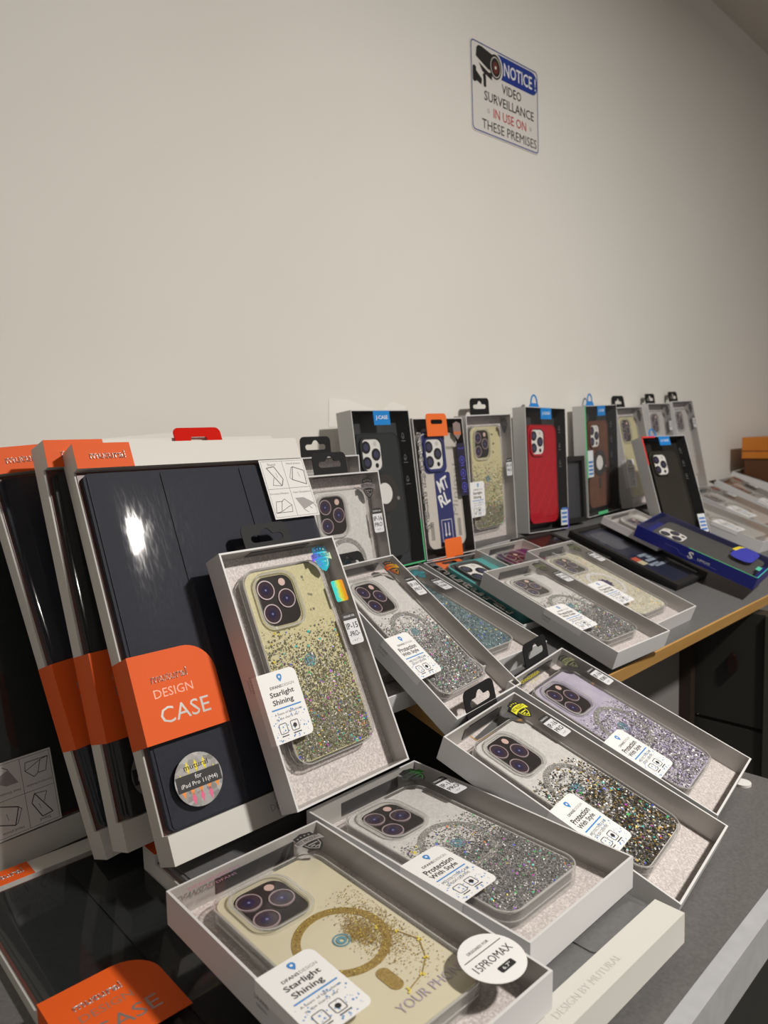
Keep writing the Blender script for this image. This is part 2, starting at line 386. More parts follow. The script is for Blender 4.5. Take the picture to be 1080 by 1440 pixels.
def model_label(root, W, H, D, s, top, a, b, c, cx=None):
    t = s * MM; cx = 43.5 * t if cx is None else cx; z = D + .15 * MM
    st = prism('model_label', rrect(cx, H - (top + 13) * t, 14 * t, 26 * t, 2 * t, 3), D, z, P('label_grey', (.70, .71, .73), .4), root)
    hd = prism('label_header', rrect(cx, H - (top + 3) * t, 14 * t, 6 * t, (0, 2 * t, 2 * t, 0), 3), z, z + .06 * MM, P('label_charcoal', (.035, .035, .035), .4), st)
    text('DESIGNED FOR', cx, H - (top + 3) * t, 11.5 * t, 1.7 * t, z + .1 * MM, inkwhite_m, st)
    text(a, cx, H - (top + 11) * t, 12 * t, 5.0 * t, z + .05 * MM, ink_m, st, bold=.015)
    text(b, cx, H - (top + 17.6) * t, 11 * t, 4.4 * t, z + .05 * MM, ink_m, st, bold=.015)
    text(c, cx, H - (top + 22.8) * t, 8.5 * t, 1.6 * t, z + .05 * MM, ink_m, st)
    return st

def tab_contours(s, w=46, h=25):
    t = s * MM
    outer = [(-w / 2 * t, -3 * t), (w / 2 * t, -3 * t)] + [p for p in rrect(0, h / 2 * t, w * t, h * t, (0, 6 * t, 6 * t, 0))[1:-1]]
    y0 = h * .50 * t
    hole = []
    def arc(cx, cy, r, a0, a1, n=6):
        for i in range(n + 1):
            a = math.radians(a0 + (a1 - a0) * i / n); hole.append((cx + r * t * math.cos(a), cy + r * t * math.sin(a)))
    arc(12.5 * t, y0, 3.2, -90, 90); hole.append((6.5 * t, y0 + 3.2 * t)); arc(0, y0 + 3.0 * t, 5.2, 20, 160, 8); hole.append((-6.5 * t, y0 + 3.2 * t)); arc(-12.5 * t, y0, 3.2, 90, 270)
    return [outer, hole[::-1]]
def hang_tab(root, H, s, cx=5 * MM, z=1.2 * MM, mat=black_m, bend=0.0):
    o = contour('hang_tab', 'hang_tab_%.2f' % s, tab_contours(s), .8 * MM, z, mat, root)
    o.location = (cx, H, z); o.rotation_euler = (bend, 0, 0); part_label(o, 'black hang tab with slot'); return o

def tray(root, W, H, D, t, outer, inner, name='tray'):
    """open box: outer walls, rim, inner walls"""
    a, b = W / 2, W / 2 - t
    V = [(-a, 0, 0), (a, 0, 0), (a, H, 0), (-a, H, 0), (-a, 0, D), (a, 0, D), (a, H, D), (-a, H, D),
         (-b, t, D), (b, t, D), (b, H - t, D), (-b, H - t, D), (-b, t, t), (b, t, t), (b, H - t, t), (-b, H - t, t)]
    F = [(3, 2, 1, 0), (0, 1, 5, 4), (1, 2, 6, 5), (2, 3, 7, 6), (3, 0, 4, 7), (4, 5, 9, 8), (5, 6, 10, 9), (6, 7, 11, 10), (7, 4, 8, 11),
         (8, 9, 13, 12), (9, 10, 14, 13), (10, 11, 15, 14), (11, 8, 12, 15), (12, 13, 14, 15)]
    return mesh(name, V, F, [outer, inner], root, [0] * 9 + [1] * 5)

# ------------------------------------------------------------------ the white window boxes with clear glitter cases
VAR = {}
def pf_lower(a, b, g=1.0):
    return lambda u, v: 1.0 if v < a else max(0.0, 1 - (v - a) / (b - a)) ** g
def phone_box(name, pose, label, var, words=('Protection', 'With Style'), model=('IP-16', 'PRO', '- 6.3" -'), sh=None, ring_kind='silver', flakes=1500, detail=True, scale=1.0,
              seed=1, tab=True, bend=0.0, group='white window boxes with glitter phone cases', ml_top=34, holo=False, brand=None, sticker=True, cat='phone case'):
    root, W, H, D = thing(name, pose, label, cat, group, scale)
    s = W / .11; t = s * MM; rg = random.Random(seed)
    tray(root, W, H, D, 1.5 * t, white_m, inner_m)
    b = W / 2 - 1.5 * t
    boxm('insert_card', -b, b, 1.5 * t, H - 1.5 * t, 1.5 * t, 2.2 * t, card_m, root)
    part_label(mesh('window_film', [(-b, 1.5 * t, D - .4 * MM), (b, 1.5 * t, D - .4 * MM), (b, H - 1.5 * t, D - .4 * MM), (-b, H - 1.5 * t, D - .4 * MM)], [(0, 1, 2, 3)], film_m, root), 'clear window film')
    boxm('dark_top_plate', -24 * t, 34 * t, H - 2.1 * t, H - 1.5 * t, D * .25, D * .72, dgrey_m, root)  # dark grey plate along the top inner wall
    if tab: hang_tab(root, H, s, bend=bend, z=D * .85 if bend > .8 else 1.2 * MM)
    # phone case
    v = VAR[var]; L = min(150 * t, H - 27 * t); cy = H - 15 * t - L / 2; w = 77 * t; ct = H - 15 * t
    zb = 12.3 * t
    pc = prism('phone_case', rrect(0, cy, w - 4 * t, L - 4 * t, 11 * t, 7), 11.3 * t, zb, v['back'], root)
    part_label(pc, v['say'])
    prism('phone_body', rrect(0, cy, w - 4.6 * t, L - 4.6 * t, 11 * t, 7), 2.8 * t, 11.2 * t, v.get('side', dgrey_m), pc)
    ring('case_bumper', rrect(0, cy, w, L, 13 * t, 7), rrect(0, cy, w - 3.4 * t, L - 3.4 * t, 11.4 * t, 7), 2.5 * t, 13.8 * t, clear_m, pc)
    ring('case_lip', rrect(0, cy, w + .1 * t, L + .1 * t, 13 * t, 7), rrect(0, cy, w - 1.3 * t, L - 1.3 * t, 12.3 * t, 7), 13.5 * t, 14.1 * t, liphighlight_m, pc)  # lip ring, its highlight put into the whitened colour
    ring('case_seam', rrect(0, cy, w + .2 * t, L + .2 * t, 13 * t, 7), rrect(0, cy, w - .4 * t, L - .4 * t, 12.8 * t, 7), 7.4 * t, 8.2 * t, liphighlight_m, pc)
    boxm('side_button', -w / 2 - .6 * t, -w / 2 + .2 * t, ct - 62 * t, ct - 48 * t, 6 * t, 9 * t, clear_m, pc)
    camera_block(pc, -11 * t, ct - 27 * t, zb, s, plate=v.get('plate', plate_m))
    y0, y1 = cy - L / 2 + 3 * t, cy + L / 2 - 3 * t
    cr = ct - 78 * t
    if ring_kind:
        rm = v.get('ring', ringsilver_m)
        ring('magnet_ring', circ(0, cr, 27 * t, 48), circ(0, cr, 22 * t, 48), zb, zb + .3 * t, rm, pc)
        if detail:
            rgl = v.get('ringfl', {'silver': 5, 'white': 2, 'steel': 3})
            V, F, MI = [], [], []
            keys = list(rgl); cum = [k for k in keys for _ in range(int(rgl[k]))]
            for i in range(700):
                a = rg.random() * 6.283; r = rg.uniform(22.3, 26.7) * t; x, y = r * math.cos(a), cr + r * math.sin(a); q = rg.uniform(.25, .5) * t
                k = len(V); ta = rg.uniform(-.4, .4)
                V += [(x - q, y, zb + .35 * t - q * ta), (x, y - q, zb + .35 * t), (x + q, y, zb + .35 * t + q * ta), (x, y + q, zb + .35 * t)]
                F.append((k, k + 1, k + 2, k + 3)); MI.append(keys.index(rg.choice(cum)))
            o = mesh('ring_glitter', V, F, [FL[k] for k in keys], pc, MI); o['kind'] = 'stuff'
        if ring_kind == 'bar': prism('magnet_bar', rrect(0, cr - 38 * t, 8 * t, 17 * t, 4 * t), zb, zb + .3 * t, rm, pc)
    if detail:
        lg = P('logo_teal', (.12, .30, .38), .4)
        ring('case_logo', circ(0, cr, 5 * t, 24), circ(0, cr, 4.1 * t, 24), zb + .3 * t, zb + .4 * t, lg, pc)
        ring('case_logo_core', circ(0, cr, 3.1 * t, 20), circ(0, cr - .3 * t, 1.3 * t, 20), zb + .3 * t, zb + .4 * t, lg, pc)
    if flakes and 'bed' in v:
        bm_, bv = v['bed']; wb = w / 2 - 2.6 * t; yb0 = cy - L / 2 + 2.6 * t; yt = y0 + bv * (y1 - y0); nb = 60
        poly = rrect(0, yb0 + 12 * t, 2 * wb, 24 * t, (10 * t, 0, 0, 10 * t), 6)
        low = [p for p in poly if p[1] < yb0 + 12 * t]; low = sorted([p for p in low if p[0] < 0], key=lambda p: -p[1]) + sorted([p for p in low if p[0] >= 0], key=lambda p: p[1])
        topl = [(wb - 2 * wb * i / nb, yt + rg.uniform(-7, 4) * t) for i in range(nb + 1)]
        prism('glitter_bed', low + topl, zb, zb + .08 * t, bm_, pc)
    if flakes:
        glitter(pc, flakes, (-w / 2 + 3.2 * t, y0, w / 2 - 3.2 * t, y1), zb + .1 * t, v['flakes'], v.get('size', (.00035, .0008)), v.get('profile'), stars=v.get('stars', 0), rng=rg)
    if 'extra' in v: v['extra'](pc, t, ct, cr, zb, rg)
    if sticker: hang_label(root, W, H, D, s, words, ('A beam of light shines', 'in the starry sky"') if words[0] == 'Starlight' else ('PROTECTIVE CASE', 'STYLISH CREATIVE'))
    if sh: shield(root, W, H, D, s, *sh)
    if model: model_label(root, W, H, D, s, ml_top, *model)
    if holo: prism('holographic_sticker', rrect(43 * t, H - 47 * t, 12.5 * t, 18 * t, 1.5 * t, 2), D, D + .15 * MM, rainbow('holo_strip', [(.05, .75, .75), (.1, .8, .7), (.75, .8, .05), (.85, .45, .02), (.9, .3, .02)], 6), root)
    if brand:
        text('DFANSDESIGN', -28 * t, H - 8 * t, 34 * t, 3.2 * t, D + .05 * MM, brand, root, bold=.02)
        text('BY DFANS', -26 * t, H - 13 * t, 20 * t, 2.2 * t, D + .05 * MM, brand, root)
    if detail:
        sb = Matrix(((0, 0, -1, -W / 2 - .1 * MM), (-1, 0, 0, H * .48), (0, 1, 0, D / 2), (0, 0, 0, 1)))
        text('DFANS', 0, 2 * t, 12 * t, 3 * t, 0, inkgrey_m, root, basis=sb)
        text('DESIGN', 0, -2 * t, 9 * t, 1.6 * t, 0, inkgrey_m, root, basis=sb)
    return root
ringsilver_m = noisy('ring_silver', (.20, .20, .19), (.42, .41, .39), 1500, .4, kind='voronoi', lo=.1, hi=.9)
ringgold_m = noisy('ring_gold', (.26, .17, .04), (.42, .30, .09), 1200, .4, kind='voronoi', lo=.1, hi=.9)
ringwhite_m = P('ring_white', (.72, .70, .72), .4)
silver_back = noisy('back_silver', (.60, .585, .57), (.72, .705, .69), 700, .35, kind='voronoi', lo=.1, hi=.9)
yellow_back = noisy('back_pale_yellow', (.58, .53, .30), (.66, .61, .37), 900, .3, kind='voronoi')
ivory_back = P('back_ivory', (.68, .63, .46), .25)
lav_back = noisy('back_lavender', (.42, .38, .52), (.56, .52, .62), 60, .35)
cream_back = noisy('back_cream_glitter', (.50, .47, .38), (.80, .76, .62), 900, .4, kind='voronoi', lo=.15, hi=.9)
teal_back = noisy('back_teal_glitter', (.06, .11, .13), (.22, .32, .35), 1000, .4, kind='voronoi', lo=.1, hi=.9)
grey_back = P('back_pale_grey', (.56, .55, .53), .35)
iri_back = rainbow('back_iridescent', [(.10, .01, .06), (.35, .06, .02), (.18, .03, .16), (.10, .03, .14)], 4, .25, .3, 'Y')
HOLOF = {'cyan': 1, 'blue': 1, 'green': 1, 'yellow': 1, 'orange': .6, 'violet': .7, 'magenta': .8}
def mixf(base, holo): d = dict(base); d.update({k: v * holo for k, v in HOLOF.items()}); return d
def gold_feather(pc, t, ct, cr, zb, rg):
    """the gold dust plume and the beaded gold line on the ivory case"""
    V, F, MI = [], [], []
    keys = ['gold', 'bronze', 'yellow']
    for i in range(3800):
        a = rg.gauss(-.25, .55); r = abs(rg.gauss(0, 1)) * 19 + 3
        x = 4 + r * math.cos(a) * .95 + rg.gauss(0, 2); y = r * math.sin(a) * 1.5 + rg.gauss(0, 2) + 1
        if abs(x) > 34 or y > 34 or y < -52: continue
        q = rg.uniform(.18, .5) * t; k = len(V); px, py = x * t, cr + y * t
        V += [(px - q, py, zb + .3 * t), (px, py - q * rg.uniform(.4, 1), zb + .35 * t), (px + q, py, zb + .4 * t), (px, py + q, zb + .35 * t)]
        F.append((k, k + 1, k + 2, k + 3)); MI.append(0 if rg.random() < .55 else (1 if rg.random() < .93 else 2))
    o = mesh('gold_dust', V, F, [FL[k] for k in keys], pc, MI); o['kind'] = 'stuff'
    pts = [(20, -6), (27, -16), (31, -28), (24, -40), (14, -47), (2, -50)]
    multi('gold_line', strip([(x * t, cr + y * t) for x, y in pts], .6 * t), zb + .3 * t, zb + .4 * t, ringgold_m, pc)
    o = multi('gold_beads', [circ((x + rg.uniform(-1.5, 1.5)) * t, cr + (y + rg.uniform(-1.5, 1.5)) * t, .6 * t, 6) for x, y in pts for _ in range(4)], zb + .4 * t, zb + .7 * t, FL['yellow'], pc); o['kind'] = 'stuff'
    text('YOUR PHONE', 12 * t, cr - 56 * t, 46 * t, 6 * t, zb + .35 * t, P('ink_lilac', (.50, .44, .52), .3, .2), pc)
def flower(pc, t, ct, cr, zb, rg):
    o = prism('flower_print', [((11 if i % 2 else 7) * t * math.cos(i * math.pi / 8), cr + (11 if i % 2 else 7) * t * math.sin(i * math.pi / 8)) for i in range(16)], zb + .4 * t, zb + .5 * t, P('flower_purple', (.06, .04, .12), .5), pc)
def sparse_stars(pc, t, ct, cr, zb, rg):
    polys = []
    for bx, by in ((16, -14), (19, -27), (18, -40)):
        for k in range(3): polys.append(star_poly((bx + rg.uniform(-2.5, 2.5)) * t, ct + (by + rg.uniform(-1.5, 1.5)) * t, rg.uniform(.9, 1.9) * t, rg.random() * 6))
    multi('star_specks', polys, zb + .1 * t, zb + .25 * t, FL['olive'], pc)
bed_o = noisy('bed_olive', (.17, .16, .10), (.36, .34, .23), 1300, .45, kind='voronoi', lo=.1, hi=.9); bed_s = noisy('bed_silver', (.12, .12, .118), (.34, .335, .325), 1300, .45, kind='voronoi', lo=.1, hi=.9); bed_k = noisy('bed_black', (.015, .014, .012), (.10, .09, .07), 900, .4, kind='voronoi', lo=.1, hi=.9)
VAR['starlight'] = dict(bed=(bed_o, .22), back=yellow_back, say='clear case over a pale yellow back with silver star glitter', flakes=mixf({'olive': 46, 'khaki': 16, 'steel': 10, 'silver': 14, 'white': 3}, .45), profile=pf_lower(.22, .70, 1.1), stars=.4, extra=sparse_stars, side=P('side_light', (.20, .19, .165), .3))
VAR['silver'] = dict(bed=(bed_s, .42), back=silver_back, say='clear case with silver and rainbow glitter', flakes=mixf({'steel': 44, 'silver': 36, 'dark': 6, 'white': 6}, .35), profile=pf_lower(.40, .68, 1.1), stars=.08, side=P('side_grey', (.13, .13, .13), .35))
VAR['blackgold'] = dict(bed=(bed_k, .44), back=silver_back, say='clear case with black, gold and silver foil flakes', flakes=mixf({'dark': 40, 'bronze': 14, 'gold': 6, 'steel': 18, 'silver': 14, 'white': 8}, .3), profile=pf_lower(.42, .66, .9), size=(.0005, .0013))
VAR['lavender'] = dict(back=lav_back, say='clear lavender case with silver foil flakes', flakes={'silver': 26, 'steel': 34, 'white': 9, 'lavender': 22, 'dark': 6}, profile=lambda u, v: .85 if v < .42 else max(0, .85 - (v - .42) * 3.2), size=(.0004, .0011))
VAR['gold'] = dict(back=ivory_back, say='clear ivory case with gold ring and gold dust plume', ring=ringgold_m, ringfl={'gold': 6, 'bronze': 4, 'yellow': 1}, flakes={'gold': 1}, extra=gold_feather, side=P('side_olive', (.20, .19, .15), .3))
VAR['teal'] = dict(back=teal_back, say='case covered in teal blue glitter', flakes={'teal': 40, 'skyblue': 35, 'steel': 14, 'silver': 8, 'blue': 1.2, 'yellow': .6}, size=(.0005, .0010))
VAR['cream'] = dict(back=cream_back, say='cream glitter case with a white ring and purple flower', ring=ringwhite_m, ringfl={'white': 1}, flakes={'cream': 60, 'khaki': 20, 'white': 14, 'yellow': 3, 'orange': 1, 'cyan': 1}, extra=flower)
VAR['pale'] = dict(back=grey_back, say='clear pale grey case', flakes={'silver': 20, 'white': 10, 'cream': 5}, profile=pf_lower(.3, .6), side=P('side_pale', (.4, .39, .38), .4), plate=P('plate_soft', (.10, .10, .10), .3))
VAR['yellow'] = dict(back=yellow_back, say='clear case over a pale yellow back', flakes={'olive': 40, 'khaki': 20, 'silver': 10}, profile=pf_lower(.3, .6))
VAR['iridescent'] = dict(back=iri_back, say='purple and red iridescent case', flakes={'silver': 1})
# ------------------------------------------------------------------ packages in clear boxes with a blue hanger
def icon_column(root, x, ys, t, z, mat):
    polys = []
    for y in ys:
        c = [(x, y + 4.5 * t), (x + 2.2 * t, y + 1 * t), (x + 2.6 * t, y - 1.5 * t), (x, y - 3.6 * t), (x - 2.6 * t, y - 1.5 * t), (x - 2.2 * t, y + 1 * t), (x, y + 4.5 * t)]
        polys += strip(c, .45 * t) + [rect(x - 4 * t, y - 6.6 * t, x + 4 * t, y - 6 * t), rect(x - 1 * t, y - 1.6 * t, x + 1 * t, y - .6 * t)]
    return multi('icon_print', polys, z, z + .04 * MM, mat, root)
def blue_case_box(pose, label, kind, edge=None, hanger=True, seed=1, tagx=None, side=None):
    root, W, H, D = thing('phone_case_box', pose, label, 'phone case', 'clear boxes with a blue hanger label')
    s = H / .2; t = s * MM
    tray(root, W, H, D, 1.2 * t, side or P('frosted_side', (.60, .605, .60), .35), P('dark_inside', (.05, .052, .055), .4), name='acrylic_shell')
    b = W / 2 - 1.2 * t; ins = {'black': (.05, .055, .06), 'red': (.05, .05, .052), 'brown': (.05, .055, .06), 'plain': (.022, .020, .018)}[kind]
    boxm('insert_card', -b, b, 1.2 * t, H - 1.2 * t, 1.3 * t, 2.4 * t, P('insert_' + kind, ins, .35), root)
    mesh('window_film', [(-b, 1.2 * t, D - .3 * MM), (b, 1.2 * t, D - .3 * MM), (b, H - 1.2 * t, D - .3 * MM), (-b, H - 1.2 * t, D - .3 * MM)], [(0, 1, 2, 3)], film_m, root)
    cw, ch = (78 * t, 158 * t); cx, cy = -3 * t, 14 * t + ch / 2; zb = min(D - 5 * t, 17 * t)
    body = {'black': P('black_clear', (.028, .032, .034), .18), 'red': red_m, 'brown': noisy('brown_leather', (.13, .052, .03), (.17, .07, .042), 60, .45), 'plain': noisy('olive_black', (.030, .027, .022), (.036, .032, .026), 40, .35)}[kind]
    pc = prism('phone_case', rrect(cx, cy, cw, ch, 12 * t, 7), 2.6 * t, zb, body, root)
    ring('case_edge', rrect(cx, cy, cw + .8 * t, ch + .8 * t, 12.4 * t, 7), rrect(cx, cy, cw - 1.6 * t, ch - 1.6 * t, 11.2 * t, 7), 4 * t, zb + .7 * t, body, pc)
    ox, oy = cx - 14 * t, cy + ch / 2 - 27 * t
    camera_block(pc, ox, oy, zb, s * 1.02, plate=P('white_plate', (.78, .77, .75), .4), lens=LENSF, flash=P('flash_white', (.6, .58, .55), .4), guard_m=body)
    if kind in ('black', 'brown'):
        rm = P('ring_charcoal', (.04, .035, .033), .3); cr = cy + 2 * t
        ring('magnet_ring', circ(cx + 3 * t, cr, 24 * t, 40), circ(cx + 3 * t, cr, 14 * t, 40), zb, zb + 1.2 * t, rm, pc)
        prism('ring_disc', circ(cx + 3 * t, cr, 13.5 * t, 32), zb, zb + .3 * t, P('disc_white', (.78, .77, .75), .4), pc)
        prism('magnet_bar', rrect(cx + 3 * t, cr - 38 * t, 7 * t, 20 * t, 3 * t), zb, zb + .6 * t, rm, pc)
        prism('ring_stand_stud', circ(cx + 25 * t, cr - 8 * t, 2.4 * t, 10), zb + 1.2 * t, zb + 2 * t, inksilver_m, pc)
    if kind == 'red':
        polys = []
        for k in range(-3, 4):
            for sg in (1, -1):
                a = (-cw / 2 + 2 * t, k * 34 * t - sg * 52 * t); bb = (cw / 2 - 2 * t, k * 34 * t + sg * 52 * t)
                pts = []
                for i in range(13):
                    f = i / 12; x = a[0] + (bb[0] - a[0]) * f; y = a[1] + (bb[1] - a[1]) * f
                    if -ch / 2 + 4 * t < y < ch / 2 - 50 * t: pts.append((cx + x, cy + y))
                if len(pts) > 1: polys += strip([pts[0], pts[-1]], .5 * t)
        multi('quilt_stitching', polys, zb, zb + .25 * t, P('red_stitch', (.70, .03, .04), .5), pc)
        text('JCASE', cx + 10 * t, cy - ch / 2 + 9 * t, 14 * t, 2.5 * t, zb + .2 * t, P('red_dark', (.25, .005, .01), .4), pc)
    lab = prism('brand_label', rect(-15 * t, H - 19 * t, 15 * t, H - 1 * t), D, D + .3 * MM, blue_m, root)
    part_label(lab, 'blue label reading J-CASE')
    text('J-CASE', 0, H - 10 * t, 22 * t, 6 * t, D + .35 * MM, inkwhite_m, lab, bold=.01)
    icon_column(root, 36 * t, (H - 34 * t, H - 62 * t, H - 90 * t) if kind != 'plain' else (H - 30 * t, H - 56 * t, H - 82 * t), t, D + .05 * MM, P('ink_dim', (.20, .20, .20), .4))
    if hanger:
        base = [(-14 * t, -2 * t), (14 * t, -2 * t), (14 * t, 3 * t), (11 * t, 7.5 * t), (6 * t, 9 * t), (-6 * t, 9 * t), (-11 * t, 7.5 * t), (-14 * t, 3 * t)]
        hb = prism('hanger', [(x, H + y) for x, y in base], 1.5 * t, 2.6 * t, blue_m, root)
        arc = [(8.5 * t * math.cos(a * math.pi / 12), H + 8 * t + 14 * t * math.sin(a * math.pi / 12)) for a in range(13)]
        multi('hanger_loop', strip(arc, 2.6 * t), 1.5 * t, 2.6 * t, blue_m, root)
        part_label(hb, 'blue plastic hanger')
    if edge:
        for nm, (x0, x1, y0, y1) in (('edge_side', edge[1]), ('edge_end', edge[2])):
            boxm('holographic_edge', x0 * W, x1 * W, y0 * H, y1 * H, D, D + .2 * MM, edge[0], root)
    if tagx is not None:
        tg = boxm('paper_tag', tagx[0] * W, tagx[1] * W, tagx[2] * H, tagx[3] * H, D, D + .3 * MM, P('tag_white', (.75, .78, .82), .5), root)
        multi('tag_print', [rect(tagx[0] * W + 2 * t, tagx[2] * H + (4 + 7 * k) * t, tagx[1] * W - 2 * t, tagx[2] * H + (8 + 7 * k) * t) for k in range(4)], D + .3 * MM, D + .35 * MM, P('tag_blue', (.08, .22, .55), .5), tg)
    return root

# ------------------------------------------------------------------ orange-strap packages (outlined lettering down the left side)
def strap_box(pose, label, case='blue', group='phone boxes with an orange strap', strap_top=True):
    root, W, H, D = thing('phone_case_box', pose, label, 'phone case', group)
    s = W / .1031; t = s * MM; 
    tray(root, W, H, D, 1.2 * t, white_m if case == 'teal' else P('grey_white_card', (.62, .61, .60), .45), P('dark_brown_inside', (.06, .048, .044), .4))
    b = W / 2 - 1.2 * t
    boxm('insert_card', -b, b, 1.2 * t, H - 1.2 * t, 1.3 * t, 2.2 * t, P('insert_brownblack', (.035, .028, .026), .4), root)
    mesh('window_film', [(-b, 1.2 * t, D - .3 * MM), (b, 1.2 * t, D - .3 * MM), (b, H - 1.2 * t, D - .3 * MM), (-b, H - 1.2 * t, D - .3 * MM)], [(0, 1, 2, 3)], film_m, root)
    cw, ch = 77 * t, min(152 * t, H - 26 * t); cx, cy = 2 * t, H - 20 * t - ch / 2; zb = 13 * t
    body = P('case_cream', (.62, .58, .53), .35) if case == 'blue' else P('case_teal', (.10, .36, .36), .35)
    navy = P('case_navy', (.03, .035, .16), .4) if case == 'blue' else dgrey_m
    pc = prism('phone_case', rrect(cx, cy, cw, ch, 12 * t, 7), 2.6 * t, zb, body, root)
    ring('case_edge', rrect(cx, cy, cw + 1 * t, ch + 1 * t, 12.5 * t, 7), rrect(cx, cy, cw - 2 * t, ch - 2 * t, 11 * t, 7), 3 * t, zb + .8 * t, P('case_rim', (.55, .53, .50), .3) if case == 'blue' else body, pc)
    ox, oy = cx - 11 * t, cy + ch / 2 - 27 * t
    prism('camera_surround', rrect(ox + 1 * t, oy + 2 * t, 48 * t, 56 * t, 10 * t), zb, zb + .3 * t, navy, pc)
    camera_block(pc, ox, oy, zb + .3 * t, s * 1.02, plate=P('white_plate', (.78, .77, .75), .4), lens=LENSF, flash=P('flash_white', (.6, .58, .55), .4), guard_m=navy)
    if case == 'blue':
        band = prism('blue_stripe', rrect(cx + 2 * t, cy - 26 * t, 33 * t, 100 * t, (0, 4 * t, 4 * t, 0)), zb, zb + .3 * t, navy, pc)
        text('MT', cx + 1.5 * t, cy + 8 * t, 22 * t, 17 * t, zb + .35 * t, inkwhite_m, pc, rot=.35, bold=.03)
        text('RL', cx + 1.5 * t, cy - 12 * t, 22 * t, 17 * t, zb + .35 * t, inkwhite_m, pc, rot=.35, bold=.03)
        polys = strip([(cx - 9 * t, cy - 69 * t), (cx + 12 * t, cy - 69 * t), (cx + 12 * t, cy - 40 * t), (cx - 9 * t, cy - 40 * t), (cx - 9 * t, cy - 69 * t)], .7 * t)
        for ax in (-2, 5): polys += [rect(cx + (ax - .8) * t, cy - 60 * t, cx + (ax + .8) * t, cy - 44 * t), [(cx + (ax - 2.6) * t, cy - 59 * t), (cx + ax * t, cy - 63 * t), (cx + (ax + 2.6) * t, cy - 59 * t)]]
        multi('arrow_print', polys, zb + .32 * t, zb + .4 * t, inkwhite_m, pc)
        multi('bar_print', [rect(cx + sx * t, cy - (42 + 2.2 * k) * t, cx + (sx + 7) * t, cy - (41 + 2.2 * k) * t) for sx in (-32, 25) for k in range(11)], zb, zb + .1 * t, ink_m, pc)
        text('TOUGH', cx + 24 * t, cy + 56 * t, 17 * t, 4 * t, zb + .1 * t, ink_m, pc, bold=.02)
        text('Minimal', cx + 27 * t, cy - 1 * t, 70 * t, 11 * t, zb + .05 * t, P('ink_taupe', (.36, .34, .32), .4), pc, rot=math.pi / 2 - .12)
    else:
        prism('lower_panel', rrect(cx, cy - 22 * t, cw - 3 * t, ch - 50 * t, (10 * t, 0, 0, 10 * t)), zb, zb + .3 * t, dgrey_m, pc)
    o = text('mutural', -W / 2 + 11 * t, H * .56, 126 * t, 13 * t, D + .1 * MM, inksilver_m, root, rot=-math.pi / 2, outline=.03); o.name = 'outlined_lettering'
    st = contour('orange_strap', 'strap_%s' % case, [rrect(0, -9 * t, 42 * t, 30 * t, (0, 5 * t, 5 * t, 0)), rrect(0, -5 * t, 24 * t, 6 * t, 3 * t)[::-1]], .6 * MM, D + .2 * MM, P('strap_orange', (.88, .17, .03), .4), root)
    st.location = (-8 * t + (4 * t if case == 'blue' else -4 * t), H, (D if strap_top else D - 3 * t)); part_label(st, 'orange strap with slot')
    if case == 'blue': prism('orange_flap', rrect(5 * t, 11 * t, 36 * t, 25 * t, (0, 3 * t, 3 * t, 0)), D, D + .3 * MM, P('strap_orange', (.88, .17, .03), .4), root)
    lb = prism('feature_label', rrect(W / 2 - 10 * t, H - 71 * t, 18 * t, 72 * t, 1.5 * t), D, D + .3 * MM, P('label_midnight', (.022, .018, .045), .4), root)
    polys = []
    for k in range(3):
        c = circ(W / 2 - 10 * t, H - (58 + 18 * k) * t, 5 * t, 16); c.append(c[0]); polys += strip(c, .8 * t) + [rect(W / 2 - 11 * t, H - (60 + 18 * k) * t, W / 2 - 9 * t, H - (56 + 18 * k) * t), rect(W / 2 - 14 * t, H - (66 + 18 * k) * t, W / 2 - 6 * t, H - (65.2 + 18 * k) * t)]
    multi('icon_print', polys, D + .3 * MM, D + .36 * MM, P('ink_violet', (.12, .12, .75), .4), lb)
    text('Magsafe', W / 2 - 10 * t, H - 42 * t, 13 * t, 2.6 * t, D + .36 * MM, P('ink_violet', (.12, .12, .75), .4), lb)
    if case == 'blue':
        pts = [(-8, 9), (0, 12), (8, 9), (8, -5), (0, -13), (-8, -5)]
        sh = prism('shield_sticker', [(W / 2 - 14 * t + x * t, H - 17 * t + y * t) for x, y in pts], D, D + .2 * MM, P('shield_mauve', (.35, .27, .26), .3, .3), root)
        prism('shield_band', rect(W / 2 - 22 * t, H - 23 * t, W / 2 - 6 * t, H - 19 * t), D + .2 * MM, D + .25 * MM, P('shield_orange', (.60, .16, .05), .4), sh)
    return root

